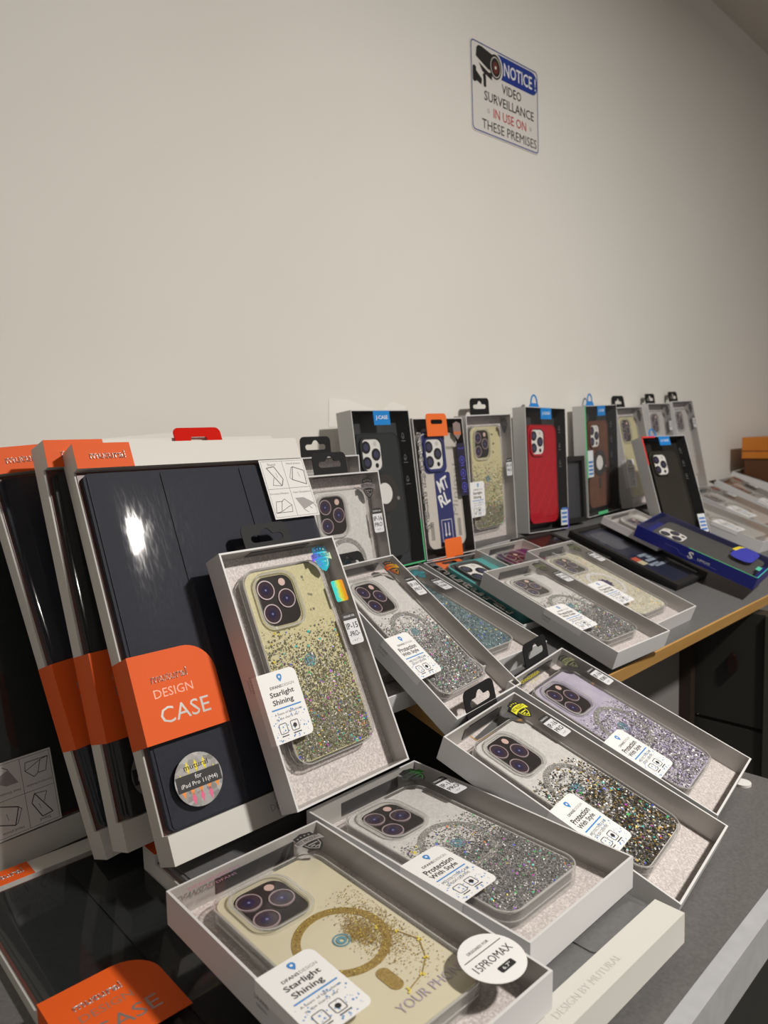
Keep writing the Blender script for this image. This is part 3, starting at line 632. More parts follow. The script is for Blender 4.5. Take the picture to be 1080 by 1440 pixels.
# ------------------------------------------------------------------ tablet-case boxes
def pad_box(pose, label, cover=navy_m, scale=1.0, flip=False, band=True, sheet=True, seal=True, name='tablet_case_box', words=True, corner=True, seal_m=None):
    root, W, H, D = thing(name, pose, label, 'tablet case', 'white boxes with tablet cases', scale, flip)
    s = W / .2; t = s * MM; zb = D * .62; top, bot = 19.5 * t, 19 * t; a = W / 2
    bd = boxm('box_back', -a, a, 0, H, 0, zb, warmw_m, root)
    boxm('box_bottom', -a, a, 0, bot, zb, D, warmw_m, root); boxm('box_top', -a, a, H - top, H, zb, D, warmw_m, root)
    boxm('inner_tray', -a + 1.5 * t, a - 1.5 * t, bot, H - top, zb, zb + .8 * t, redbrown_m, root)
    # cover: three folding panels with recessed folds between them
    zc = D - 2.2 * t; L, Rr = -a + 3.5 * t, a - 3.5 * t; yb, yt = bot + .6 * t, H - top - 3 * t
    cv = prism('tablet_cover', rrect((L + Rr) / 2, (yb + yt) / 2, Rr - L, yt - yb, 5 * t), zb + .8 * t, zc - .9 * t, cover, root)
    xs = (L + .5 * t, -39 * t, 32 * t, Rr - .5 * t)
    for i in range(3):
        prism('cover_panel', rrect((xs[i] + xs[i + 1]) / 2, (yb + yt) / 2, xs[i + 1] - xs[i] - 3.5 * t, yt - yb - 2 * t, 3 * t), zc - .9 * t, zc, cover, cv)
    # bulged window film wrapping on to the left and right sides
    nx, ny = 26, 16; V, F = [], []
    for j in range(ny + 1):
        y = bot + (H - top - bot) * j / ny
        for i in range(nx + 1):
            u = -1 + 2 * i / nx; u = math.copysign(1 - (1 - abs(u)) ** 1.7, u); q = 1 - abs(u)
            edge = 1 - math.exp(-q * 14)
            vv = 2 * j / ny - 1
            z = zb + (D - zb) * (0.30 + .70 * edge) + s * (.0013 * (1 - u ** 4) * (1 - vv ** 8) + .0004 * (1 - vv * vv) * edge)
            V.append((u * (a - .2 * t), y, z if 0 < i < nx else zb))
    for j in range(ny):
        for i in range(nx): k = j * (nx + 1) + i; F.append((k, k + 1, k + nx + 2, k + nx + 1))
    part_label(mesh('window_film', V, F, filmb_m, root, smooth=True), 'clear bulged plastic window')
    if corner:
        c = prism('corner_label', rect(-a, H - top, -a + 43 * t, H + .2 * MM), D, D + .25 * MM, orange_m, root)
        text('mutural', -a + 24 * t, H - 9.5 * t, 27 * t, 6.2 * t, D + .4 * MM, inksilver_m, c, outline=.024)
    if band:
        z = D + 3.0 * t
        poly = rrect(-a + 31 * t, 106 * t * H / (.295 * s), 62 * t, 60 * t, (0, 22 * t, 0, 0), 10)
        bl = prism('orange_band', poly, z, z + .4 * MM, orange_m, root)
        cy = 106 * t * H / (.295 * s)
        boxm('band_fold', -a - .4 * MM, -a, cy - 30 * t, cy + 30 * t, .5 * t, z + .4 * MM, orange_m, bl)
        text('mutural', -a + 26 * t, cy + 12 * t, 27 * t, 6.0 * t, z + .55 * MM, inksilver_m, bl, outline=.022)
        text('DESIGN', -a + 27 * t, cy + 1.5 * t, 29 * t, 6.0 * t, z + .45 * MM, P('ink_copper', (.62, .30, .22), .35, .5), bl)
        text('CASE', -a + 32 * t, cy - 13.5 * t, 37 * t, 11 * t, z + .45 * MM, inksilver_m, bl)
    if sheet:
        z = D + 1.8 * t; x0, x1, y0, y1 = a - 48 * t, a - .8 * t, H - 75 * t, H - 21 * t
        shp = boxm('instruction_sheet', x0, x1, y0, y1, z, z + .25 * MM, P('paper_white', (.74, .74, .73), .5), root)
        part_label(shp, 'white instruction sheet with four line drawings')
        q = z + .25 * MM; mx, my = (x0 + x1) / 2, (y0 + y1) / 2
        pol = strip([(mx, y0 + 1.5 * t), (mx, y1 - 1.5 * t)], .3 * t) + strip([(x0 + 1.5 * t, my), (x1 - 1.5 * t, my)], .3 * t) + strip([(x0 + 1.5 * t, y0 + 1.5 * t), (x1 - 1.5 * t, y0 + 1.5 * t), (x1 - 1.5 * t, y1 - 1.5 * t), (x0 + 1.5 * t, y1 - 1.5 * t), (x0 + 1.5 * t, y0 + 1.5 * t)], .25 * t)
        def dr(cx, cy, pts, w=.45): return strip([(cx + x * t, cy + y * t) for x, y in pts], w * t)
        cx1, cx2, cy1, cy2 = (x0 + mx) / 2, (mx + x1) / 2, (my + y1) / 2 - 2 * t, (my + y0) / 2 - 2 * t
        pol += dr(cx1, cy1, [(-6, 8), (2, 9), (8, -3), (5, -9), (-6, 8)], .7) + dr(cx1, cy1, [(-1, -1), (-4, -8), (5, -9)]) + dr(cx1, cy1, [(2, 3), (3, -1)], .3)
        pol += dr(cx2, cy1, [(-2, 8), (9, 4), (8, -9), (-6, -4), (-2, 8)], .7) + dr(cx2, cy1, [(-6, -4), (-8, -2), (-4, 7), (-2, 8)]) + dr(cx2, cy1, [(2, 3), (3, -2)], .3)
        pol += dr(cx1, cy2, [(-9, -6), (-6, 4), (0, 4), (-3, -5), (-9, -6), (8, -6), (9, 0), (3, 6), (0, 4)], .5) + dr(cx1, cy2, [(-3, -5), (6, -1), (9, 0)])
        multi('line_drawings', pol, q, q + .03 * MM, ink_m, shp)
        prism('shaded_drawing', [(cx2 + x * t, cy2 + y * t) for x, y in ((-9, 6), (0, 6), (10, 0), (-3, -5))], q, q + .03 * MM, P('ink_shade', (.32, .30, .30), .5), shp)
        multi('drawing_legs', dr(cx2, cy2, [(-3, -5), (1, -8)]) + dr(cx2, cy2, [(3, -2), (6, -5)]) + dr(cx2, cy2, [(8, 0), (11, -4)]), q, q + .03 * MM, ink_m, shp)
        for s_, px, py, w in (('Stand', cx1, y1 - 4.5 * t, 8), ('Hand phone', cx2, y1 - 4.5 * t, 15), ('Dormancy/Awaken', cx1, my - 4.5 * t, 19), ('Heat Dissipation', cx2, my - 4.5 * t, 19)):
            text(s_, px, py, w * t, 2.2 * t, q + .02 * MM, ink_m, shp)
    if seal:
        z = D + 2.6 * t; cx, cy = -a + 29 * t, 46 * t * H / (.295 * s)
        sl = prism('round_seal', circ(cx, cy, 17.5 * t, 40), z, z + .25 * MM, seal_m or noisy('seal_foil', (.30, .29, .28), (.62, .61, .60), 260, .3, kind='voronoi', metal=.5, lo=.1, hi=.9), root)
        part_label(sl, 'round holographic seal')
        if not seal_m:
            pal = (P('seal_yellow', (.85, .72, .05), .35), P('seal_orange', (.90, .30, .06), .35), P('seal_pink', (.80, .16, .30), .35))
            for k in range(5):
                x = cx + (-12.5 + 6.2 * k) * t
                for j, (yy, m) in enumerate(((9, 0), (2, 0), (-5, 1), (-11, 2))):
                    if math.hypot(x - cx, yy * t) > 15 * t: continue
                    prism('foil_diamond', [(x, cy + (yy + 4.4) * t), (x + 1.6 * t, cy + yy * t), (x, cy + (yy - 4.4) * t), (x - 1.6 * t, cy + yy * t)], z + .25 * MM, z + .28 * MM, pal[m], sl)
        text('mutural', cx, cy + 9.5 * t, 18 * t, 3.6 * t, z + .3 * MM, ink_m, sl, bold=.01)
        prism('seal_band', rect(cx - 16.4 * t, cy - 5.2 * t, cx + 16.4 * t, cy + 5 * t), z + .26 * MM, z + .34 * MM, ink_m, sl)
        text('for', cx, cy + 2.4 * t, 5 * t, 3.2 * t, z + .38 * MM, inkwhite_m, sl)
        text('iPad Pro 11(M4)', cx, cy - 2 * t, 27 * t, 3.6 * t, z + .38 * MM, inkwhite_m, sl)
    if words: text('DESIGN BY MUTURAL', 8 * t, 9 * t, 62 * t, 4.6 * t, D + .15 * MM, inkpale_m if cover is greyc_m else P('ink_soft', (.40, .38, .36), .5), root)
    return root

# ------------------------------------------------------------------ black framed boxes
def black_box(pose, label, inset, prints=True, frame=.009):
    root, W, H, D = thing('phone_case_box', pose, label, 'phone case', 'black framed phone boxes')
    a = W / 2
    boxm('box_back', -a, a, 0, H, 0, D * .6, black_m, root)
    ring('box_frame', rect(-a, 0, a, H), rect(-a + frame, frame, a - frame, H - frame), D * .6, D, P('matt_black', (.016, .015, .015), .6), root)
    boxm('picture_panel', -a + frame, a - frame, frame, H - frame, D * .6, D * .68, inset, root)
    mesh('window_film', [(-a + frame, frame, D * .9), (a - frame, frame, D * .9), (a - frame, H - frame, D * .9), (-a + frame, H - frame, D * .9)], [(0, 1, 2, 3)], film_m, root)
    if prints:
        z = D * .7
        boxm('red_patch', -a + .016, -a + .034, H * .40, H * .46, z, z + .0003, P('patch_red', (.62, .12, .07), .5), root)
        boxm('beige_patch', -a + .016, -a + .034, H * .34, H * .40, z, z + .0003, P('patch_beige', (.62, .55, .38), .5), root)
        multi('panel_print', [rect(-a + x, H * y, -a + x + w, H * y + .006) for x, y, w in ((.042, .44, .03), (.040, .36, .04), (.040, .28, .045), (.055, .40, .02), (.03, .30, .03))], z, z + .0003, P('print_greyblue', (.30, .36, .45), .5), root)
        multi('ghost_phone', [rrect(0, H * .75, W * .5, H * .3, .008)], z, z + .0003, P('ghost_grey', (.09, .095, .12), .35), root)
        text('J:', a - .028, H * .14, .012, .008, z + .0004, P('print_dimblue', (.10, .12, .25), .5), root)
    return root

# ================================================================== the room and the furniture
KS = .30; PY, PZ = .364, -.252                      # the sloping display board: z = PZ + KS * (y - PY)
def zboard(y): return PZ + KS * (y - PY)
struct(boxm('wall_back', -3.2, 4.5, .70, .80, -1.25, 1.0, wall_m))
struct(boxm('ceiling', -3.2, 4.5, -3.2, .80, .918, .99, ceil_m))
struct(boxm('floor', -3.2, 4.5, -3.2, .80, -1.33, -1.25, floor_m))
# sloping board with a grey top and a wood edge
n = Vector((0, -KS, 1)).normalized(); th = .016
def board(name, x0, x1, ya, yb, top, bot, mat, parent):
    V = []
    for y in (ya, yb):
        for d in (bot, top):
            for x in (x0, x1): V.append((x, y + n.y * d, zboard(y) + n.z * d))
    F = [(0, 1, 3, 2), (4, 6, 7, 5), (0, 2, 6, 4), (1, 5, 7, 3), (2, 3, 7, 6), (0, 4, 5, 1)]
    return mesh(name, V, F, mat, parent)
bd = bpy.data.objects.new('display_board', None); COL.objects.link(bd); bd.location = (0, 0, 0)
tag(bd, 'sloping grey laminate display board with a wood front edge along the wall', 'shelf')
board('board_top', .4585, 3.2, PY + .0012, .694, 0, -th, lam_m, bd)
board('wood_edge', .4585, 3.2, PY - .0012, PY + .001, .0003, -th - .0005, wood_m, bd)
board('wood_end', .457, .4583, PY + .001, .694, .0003, -th - .0005, wood_m, bd)
# lower table
LZ = -.3225
lt = bpy.data.objects.new('lower_table', None); COL.objects.link(lt); lt.location = (.1, .4, LZ - .03)
tag(lt, 'low grey table with a pale metal front edge under the tablet boxes', 'table')
def lb(name, x0, x1, y0, y1, z0, z1, m):
    return boxm(name, x0 - .1, x1 - .1, y0 - .4, y1 - .4, z0 - LZ + .03, z1 - LZ + .03, m, lt)
lb('table_top', -1.2, .694, .162, .69, LZ - .03, LZ, lamlow_m)
lb('metal_edge', -1.2, .694, .151, .162, LZ - .028, LZ + .0008, alu_m)
lb('table_apron', -1.2, .69, .166, .18, LZ - .20, LZ - .03, darkp_m)
lb('table_leg', .65, .69, .166, .21, -1.25, LZ - .20, darkp_m); lb('table_leg', .65, .69, .64, .69, -1.25, LZ - .03, darkp_m)
lb('table_leg', -1.2, -1.16, .166, .21, -1.25, LZ - .20, darkp_m); lb('table_leg', -1.2, -1.16, .64, .69, -1.25, LZ - .03, darkp_m)
# under the board: a grey cabinet front, its dark post and a black cabinet side
cb = bpy.data.objects.new('base_cabinet', None); COL.objects.link(cb); cb.location = (1.0, .5, -1.25)
tag(cb, 'dark cabinet standing in the shade below the display board', 'cabinet')
def cbx(name, x0, x1, y0, y1, z0, z1, m): return boxm(name, x0 - 1, x1 - 1, y0 - .5, y1 - .5, z0 + 1.25, z1 + 1.25, m, cb)
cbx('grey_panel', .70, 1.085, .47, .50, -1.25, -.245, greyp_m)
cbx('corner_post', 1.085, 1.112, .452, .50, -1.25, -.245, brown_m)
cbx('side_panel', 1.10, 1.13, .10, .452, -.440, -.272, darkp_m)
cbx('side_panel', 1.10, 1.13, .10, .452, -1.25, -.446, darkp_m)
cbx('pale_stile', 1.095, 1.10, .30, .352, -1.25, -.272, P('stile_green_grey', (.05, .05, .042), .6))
o = prism('handle', circ(0, 0, .006, 14, .016), 0, .006, P('handle_dark_red', (.012, .003, .002), .4), cb)
o.matrix_local = Matrix(((0, 0, -1, .099), (-1, 0, 0, -.104), (0, 1, 0, .900), (0, 0, 0, 1)))
# peeled paint and scuffs on the wall
o = struct(mesh('peeled_paint_1', [(.598, .6996, .010), (.735, .6996, .012), (.736, .6996, .036), (.71, .6996, .042), (.69, .6996, .030), (.66, .6996, .036), (.63, .6996, .044), (.600, .6996, .046)], [(0, 1, 2, 3, 4, 5, 6, 7)], P('bare_plaster', (.83, .815, .78), .8)))

# ================================================================== things: positions (yaw, tilt, roll, front top-left corner, width, height, depth)
POSE = {
'P6': (-0.0652, 1.2318, -0.0165, 0.6984, 0.5415, -0.1685, 0.11, 0.19, 0.021),
'P7': (-0.0168, 1.1987, -0.0186, 0.8055, 0.5526, -0.1588, 0.11, 0.19, 0.021),
'P1': (-0.0132, 0.4494, -0.0054, 0.2912, 0.4709, -0.0844, 0.11, 0.19, 0.021),
'P2': (0.113, 0.94, 0.0093, 0.4444, 0.5394, -0.1282, 0.11, 0.19, 0.021),
'P3': (0.0017, 1.2375, -0.0068, 0.5404, 0.6019, -0.1603, 0.11, 0.19, 0.021),
'P5': (-0.0777, 1.2502, -0.0091, 0.676, 0.6186, -0.1628, 0.11, 0.165, 0.0105),
'P8': (0.0063, 1.2656, -0.0155, 0.7593, 0.6006, -0.1553, 0.11, 0.11, 0.016),
'P4a': (0.0444, 1.207, -0.0695, 0.4122, 0.3609, -0.2326, 0.11, 0.19, 0.021),
'P4b': (0.0425, 1.1805, -0.0859, 0.5236, 0.3803, -0.2228, 0.11, 0.19, 0.021),
'P9': (-0.0326, 1.5426, 0.003, 0.1886, 0.3811, -0.26, 0.11, 0.19, 0.021),
'P10': (-0.0256, 1.5509, -0.0087, 0.3062, 0.3981, -0.2637, 0.11, 0.19, 0.021),
'P11': (-0.005, 0.168, -0.002, 0.430, 0.551, -0.038, 0.106, 0.162, 0.02),
'P12': (0.0, 0.0785, 0.002, 0.455, 0.600, -0.022, 0.10, 0.155, 0.02),
'P13': (0.0, 1.279, 0.0, 0.409, 0.604, -0.163, 0.105, 0.19, 0.018),
'R3': (0.0246, 0.036, -0.0221, 0.8107, 0.6555, 0.0218, 0.11, 0.19, 0.021),
'R1': (0.0407, 0.1144, -0.0047, 0.588, 0.6476, 0.0286, 0.1034, 0.1941, 0.0252),
'R2': (0.0207, 0.1058, -0.0026, 0.6972, 0.6516, 0.0183, 0.1031, 0.1845, 0.0198),
'R4': (-0.0242, 0.0489, 0.025, 0.954, 0.6558, 0.0347, 0.1095, 0.1948, 0.0238),
'R5': (0.0408, 0.0269, -0.0287, 1.143, 0.6645, 0.0367, 0.1212, 0.1932, 0.0232),
'R9': (-0.2862, 0.324, 0.0012, 1.201, 0.5907, -0.0184, 0.1079, 0.1787, 0.0236),
'R6': (0.0495, 0.1756, -0.0259, 1.2635, 0.6701, 0.0348, 0.1142, 0.1857, 0.0224),
'R7': (0.0104, 0.1375, -0.0173, 1.3793, 0.6652, 0.0425, 0.1003, 0.1960, 0.021),
'R8': (0.0209, 0.1864, -0.0324, 1.4855, 0.6652, 0.0475, 0.1054, 0.2040, 0.021),
'R5b': (-0.0145, 0.0568, 0.0125, 1.0640, 0.6582, -0.0466, 0.066, 0.1119, 0.022),
'B3': (-0.0021, 1.2042, -0.019, 0.9916, 0.6021, -0.1562, 0.1062, 0.1807, 0.0111),
'B3b': (-0.002, 1.279, -0.01, 0.885, 0.636, -0.160, 0.104, 0.11, 0.0105),
'B2': (-0.0196, 1.1872, -0.0452, 1.0733, 0.5906, -0.1423, 0.11, 0.10, 0.012),
'B1': (-0.2177, 1.1878, -0.2907, 1.0515, 0.5223, -0.1493, 0.0951, 0.1806, 0.0187),
'Ca': (-0.0703, 1.2482, 0.0023, 1.368, 0.6223, -0.1463, 0.11, 0.19, 0.021),
'Cb': (-0.1525, 1.2176, -0.013, 1.5095, 0.6469, -0.1319, 0.11, 0.19, 0.021),
'Cc': (0.0085, 1.1419, -0.0318, 1.6343, 0.631, -0.1205, 0.11, 0.19, 0.021),
'Cd': (0.0776, 1.2377, -0.0339, 1.8058, 0.6611, -0.1128, 0.130, 0.1935, 0.0212),
'A1': (-0.0108, 0.4212, 0.0049, 0.2225, 0.5534, -0.0006, 0.2066, 0.3053, 0.0235),
'A2': (0.0439, 0.3122, 0.0072, 0.2058, 0.5639, 0.0025, 0.2128, 0.2987, 0.0231),
'A3': (0.045, 0.3535, -0.0626, 0.1799, 0.6069, -0.0026, 0.2134, 0.3138, 0.0223),
'A4': (0.0953, 0.2505, 0.0174, 0.148, 0.627, -0.0187, 0.2, 0.295, 0.0225),
'G': (-0.0069, 1.5708, 0.0276, 0.2271, 0.4905, -0.2910, 0.1981, 0.3096, 0.0191),
'G2': (-0.0174, 1.5708, 0.0174, 0.1285, 0.5678, -0.3105, 0.2, 0.295, 0.0120),
'S': (-0.0004, 0, -0.0159, 0.8892, 0.699, 0.5612, 0.1721, 0.1265, 0.001),
}
# ---- notice sign on the wall
def notice_sign():
    root, W, H, D = thing('notice_sign', POSE['S'], 'white video surveillance notice sign with blue border on the wall', 'sign')
    w_ = P('sign_white', (.74, .72, .69), .45); bl = P('sign_blue', (.012, .04, .28), .4); kk = P('sign_black', (.018, .018, .018), .4); rd = P('sign_red', (.52, .04, .045), .4)
    prism('sign_plate', rrect(0, H / 2, W, H, .007), 0, D, w_, root)
    ring('sign_border', rrect(0, H / 2, W - .003, H - .003, .007), rrect(0, H / 2, W - .006, H - .006, .006), D, D + .0002, bl, root)
    X = lambda u: (u - .5) * W
    Y = lambda v: (1 - v) * H
    pl = prism('blue_banner', rrect(X(.685), Y(.175), .60 * W, .27 * H, (.015, .015, 0, 0)), D, D + .0002, bl, root)
    text('NOTICE !', X(.715), Y(.175), .49 * W, .150 * H, D + .0003, inkwhite_m, pl, bold=.012)
    text('VIDEO', X(.58), Y(.405), .29 * W, .108 * H, D + .0002, kk, root, bold=.007)
    text('SURVEILLANCE', X(.55), Y(.565), .74 * W, .108 * H, D + .0002, kk, root, bold=.007)
    text('IN USE ON', X(.55), Y(.725), .49 * W, .108 * H, D + .0002, rd, root, bold=.007)
    text('THESE PREMISES', X(.55), Y(.885), .82 * W, .108 * H, D + .0002, kk, root)
    for u in (.235, .865):
        st = []
        for k in range(6): a = k * math.pi / 3; st += strip([(X(u) + .0012 * math.cos(a), Y(.725) + .0012 * math.sin(a)), (X(u) + .0036 * math.cos(a), Y(.725) + .0036 * math.sin(a))], .0007)
        multi('star_print', st, D, D + .0002, P('sign_grey', (.25, .24, .23), .5), root)
    # camera pictogram
    Yq = lambda v: Y(v * .90 - .012)
    hw = prism('pictogram_halo', circ(X(.345), Yq(.235), .0185, 28, .0205), D + .0002, D + .0003, w_, root)
    q = D + .0003
    prism('camera_body', [(X(.075), Yq(.21)), (X(.085), Yq(.10)), (X(.11), Yq(.07)), (X(.15), Yq(.065)), (X(.36), Yq(.115)), (X(.31), Yq(.28)), (X(.25), Yq(.31))], q, q + .0002, kk, root)
    prism('camera_underside', [(X(.115), Yq(.275)), (X(.25), Yq(.345)), (X(.30), Yq(.32)), (X(.29), Yq(.42)), (X(.16), Yq(.36))], q, q + .0002, kk, root)
    lr = prism('camera_front', circ(X(.345), Yq(.235), .0150, 28, .0175), q, q + .0003, kk, root)
    ring('front_ring', circ(X(.345), Yq(.24), .0122, 24, .0145), circ(X(.345), Yq(.24), .0112, 24, .0133), q + .0003, q + .0004, w_, lr)
    prism('red_lens', circ(X(.345), Yq(.245), .0070, 20, .0090), q + .0003, q + .0004, P('sign_lensred', (.14, .03, .025), .4), lr)
    prism('lens_glint', circ(X(.345), Yq(.245), .0022, 12), q + .0004, q + .0005, w_, lr)
    prism('camera_mount', rrect(X(.05), Yq(.43), .008, .022, .003, 3), q, q + .0002, kk, root)
    prism('camera_arm', [(X(.065), Yq(.38)), (X(.15), Yq(.46)), (X(.14), Yq(.53)), (X(.065), Yq(.50))], q, q + .0002, kk, root)
    prism('camera_joint', rrect(X(.19), Yq(.47), .006, .016, .002, 3), q, q + .0002, kk, root)
    prism('camera_pivot', circ(X(.185), Yq(.405), .0035, 12), q, q + .0002, kk, root)
    return root
notice_sign()

# ---- tablet-case boxes
pad_box(POSE['A1'], 'foremost leaning navy tablet case box with orange DESIGN CASE band and rainbow seal', scale=.99)
pad_box(POSE['A2'], 'navy tablet case box leaning directly behind the foremost one, mostly hidden by it', scale=1.01, seal_m=P('seal_dull', (.16, .16, .165), .4), cover=blackc_m)
pad_box(POSE['A3'], 'tilted tablet case box at the left picture edge reflecting the lamp', scale=1.015, seal=False)
pad_box(POSE['A4'], 'upside-down black tablet case box standing at the far left', scale=1.045, flip=True, cover=blackc_m, seal=False, band=False, words=False)
pad_box(POSE['G'], 'grey tablet case box lying flat under two phone boxes, white end reading DESIGN BY MUTURAL', cover=greyc_m, seal=False, sheet=False, band=False)
pad_box(POSE['G2'], 'black tablet case box lying flat at the bottom left corner with an orange band', cover=blackc_m, seal=False, sheet=False)
# a red-tabbed box wedged behind the foremost tablet box
root, W, H, D = thing('red_tab_box', (0.0, .40, 0, .302, .5665, -.004, .075, .16, .004), 'box with a red hang tab peeking out behind the foremost tablet case box', 'box')
tray(root, W, H, D, .001, white_m, inner_m)
contour('hang_tab', 'red_tab', [rrect(0, 0, .046, .020, .005), rrect(0, -.001, .016, .005, .0025)[::-1]], .0008, D * .5, P('tab_red', (.60, .012, .006), .8, 0, .1), root).location = (0, H + .006, D * .5)

# ---- foreground phone case boxes
bk = P('shield_black', (.02, .02, .02), .35); gr = P('shield_grey', (.30, .29, .28), .35)
holo_b = rainbow('holo_banner', [(.22, .10, .75), (.05, .25, .90), (.03, .65, .80), (.75, .80, .45)], 3)
holo_s = rainbow('holo_shield', [(.02, .55, .60), (.03, .35, .55), (.01, .02, .03)], 3, direction='Y')
phone_box('phone_case_box', POSE['P1'], 'leaning box with pale yellow Starlight Shining glitter case and IP-15 PRO label', 'starlight', ('Starlight', 'Shining'), ('IP-15', '-PRO-', '- 6.1" -'), sh=(holo_s, holo_b, bk), ring_kind=None, flakes=8000, ml_top=66, holo=True, seed=3)
phone_box('phone_case_box', POSE['P2'], 'leaning box with rainbow silver glitter case and orange shield sticker', 'silver', sh=(bk, rainbow('holo_orange', [(.85, .08, .01), (.90, .28, .02), (.85, .55, .03)], 3), bk), flakes=7000, bend=.5, seed=4, brand=None, scale=.945)
phone_box('phone_case_box', POSE['P4a'], 'sloping box with black and gold flake case and yellow shield sticker', 'blackgold', sh=(bk, P('shield_yellow', (.80, .78, .03), .4), bk), flakes=4600, bend=1.0, seed=5)
phone_box('phone_case_box', POSE['P4b'], 'phone case box with lavender and silver flakes sloping beside the black and gold one', 'lavender', ('Protection', 'With Style'), ('IP-16', 'PROMAX', '- 6.9" -'), sh=(bk, P('shield_olive', (.16, .17, .09), .4), bk), flakes=4600, bend=1.0, seed=6, brand=rainbow('brand_yellow', [(.85, .75, .02), (.90, .50, .02), (.70, .12, .02)], 3), scale=1.01)
phone_box('phone_case_box', POSE['P10'], 'phone case box lying flat with grey silver glitter, below the leaning yellow one', 'silver', sh=(bk, rainbow('holo_green', [(.10, .10, .10), (.12, .14, .12), (.04, .45, .06)], 3), bk), flakes=8000, seed=8)
phone_box('phone_case_box', POSE['P9'], 'box lying nearest the camera with ivory gold case and round 15PROMAX sticker', 'gold', ('Starlight', 'Shining'), None, sh=(bk, gr, bk), ring_kind='bar', flakes=0, seed=9, brand=rainbow('brand_blue', [(.55, .35, .45), (.10, .12, .80), (.05, .55, .50)], 3), tab=False)
r9 = [o for o in bpy.data.objects if o.type == 'EMPTY' and 'nearest the camera' in o.get('label', '')][0]
t = .001; D9 = .021
st = prism('round_sticker', circ(.040, .026, .0175, 40), D9, D9 + .0002, inkwhite_m, r9)
text('DESIGNED FOR', .040, 0.0355, .016, .0018, D9 + .0003, ink_m, st)
multi('sticker_lines', [rect(.026, .0318, .054, .0323)], D9 + .0002, D9 + .00025, ink_m, st)
text('15PROMAX', .040, 0.0255, .027, .0050, D9 + .0003, ink_m, st)
prism('sticker_pill', rrect(.041, .0175, .011, .0042, .001), D9 + .0002, D9 + .00025, ink_m, st)
text('6.7"', .041, .0175, .006, .0022, D9 + .0003, inkwhite_m, st)

# ---- second line and the boxes on the board
phone_box('phone_case_box', POSE['P3'], 'lying phone case box whose case is covered in teal blue glitter', 'teal', model=('IP-16', 'PROMAX', '- 6.9" -'), sh=(P('shield_teal', (.02, .10, .12), .3), P('shield_tealb', (.03, .28, .33), .3), bk), ring_kind=None, flakes=6500, sticker=False, seed=12, scale=.974)
strap_box(POSE['P5'], 'lying phone case box with plain teal case and orange strap', 'teal', strap_top=False)
phone_box('phone_case_box', POSE['P6'], 'phone case box lying on the board edge with silver ring and rainbow glitter', 'silver', sh=(bk, P('shield_olive', (.16, .17, .09), .4), bk), flakes=4500, seed=13, scale=.97)
phone_box('phone_case_box', POSE['P7'], 'phone case box lying on the board with cream glitter and a purple flower', 'cream', sh=(bk, P('shield_olive', (.16, .17, .09), .4), bk), flakes=2400, seed=14)
phone_box('phone_case_box', POSE['P8'], 'lying phone case box with a purple red iridescent case', 'iridescent', model=None, sh=None, ring_kind=None, flakes=0, sticker=False, detail=False, tab=False, seed=15)
phone_box('phone_case_box', POSE['P11'], 'upright white glitter phone case box beside the foremost tablet box', 'silver', sh=(bk, P('shield_silver', (.20, .18, .18), .3), bk), flakes=0, seed=16, ml_top=40)
phone_box('phone_case_box', POSE['P12'], 'phone case box of which only the top shows, behind the upright white glitter one', 'pale', model=None, ring_kind=None, flakes=0, sticker=False, detail=False, seed=17)
phone_box('phone_case_box', POSE['P13'], 'shaded phone case box under the leaning orange shield box', 'pale', model=None, ring_kind=None, flakes=0, sticker=False, detail=False, tab=False, seed=18)

# ---- the row against the wall
green_e = P('edge_green', (.10, .60, .25), .25); red_e = P('edge_red', (.80, .06, .06), .3); blue_e = P('edge_violet', (.12, .08, .70), .3)
blue_case_box(POSE['R1'], 'upright clear box with black ring phone case, leftmost of the wall row', 'black', edge=(green_e, (.485, .50, .0, .28), (-.5, .5, .0, .008)), hanger=False)
strap_box(POSE['R2'], 'upright phone case box with blue striped MTRL case and orange strap against the wall', 'blue')
phone_box('phone_case_box', POSE['R3'], 'upright yellow Starlight Shining phone case box left of the red case', 'starlight', ('Starlight', 'Shining'), ('IP-15', 'PRO', '6.1"'), sh=(bk, P('shield_dim', (.07, .07, .07), .4), bk), ring_kind=None, flakes=3500, ml_top=66, seed=21)
blue_case_box(POSE['R4'], 'clear box with a quilted red phone case and blue hanger', 'red', edge=(blue_e, (.475, .50, .0, .17), (.30, .5, .0, .002)), tagx=(.30, .47, .03, .16))
blue_case_box(POSE['R5'], 'clear box with a brown leather phone case and round magnetic stand', 'brown', edge=(green_e, (-.5, -.47, .35, 1.0), (-.2, .10, .0, .03)), tagx=(-.46, -.30, .36, .60))
phone_box('phone_case_box', POSE['R6'], 'upright phone case box with yellowish case right of the brown leather one', 'yellow', sh=(bk, P('shield_dim', (.07, .07, .07), .4), bk), model=None, ring_kind=None, flakes=400, detail=False, seed=22)
phone_box('phone_case_box', POSE['R7'], 'upright pale phone case box between two other black-tabbed upright boxes', 'pale', sh=(bk, P('shield_dim', (.07, .07, .07), .4), bk), ring_kind=None, flakes=300, detail=False, seed=23, sticker=False)
phone_box('phone_case_box', POSE['R8'], 'rightmost upright phone case box with black tab in the row on the wall', 'pale', sh=(bk, P('shield_dim', (.07, .07, .07), .4), bk), ring_kind=None, flakes=300, detail=False, seed=24, sticker=False)
blue_case_box(POSE['R9'], 'clear box with a plain black phone case leaning in front of the pale boxes', 'plain', edge=(red_e, (-.5, -.475, .72, 1.0), (-.5, -.2, .985, 1.0)), tagx=(.30, .47, .02, .20))
black_box(POSE['R5b'], 'small black framed box standing between the red and the brown phone cases', P('panel_slate', (.06, .062, .07), .3), prints=False, frame=.008)
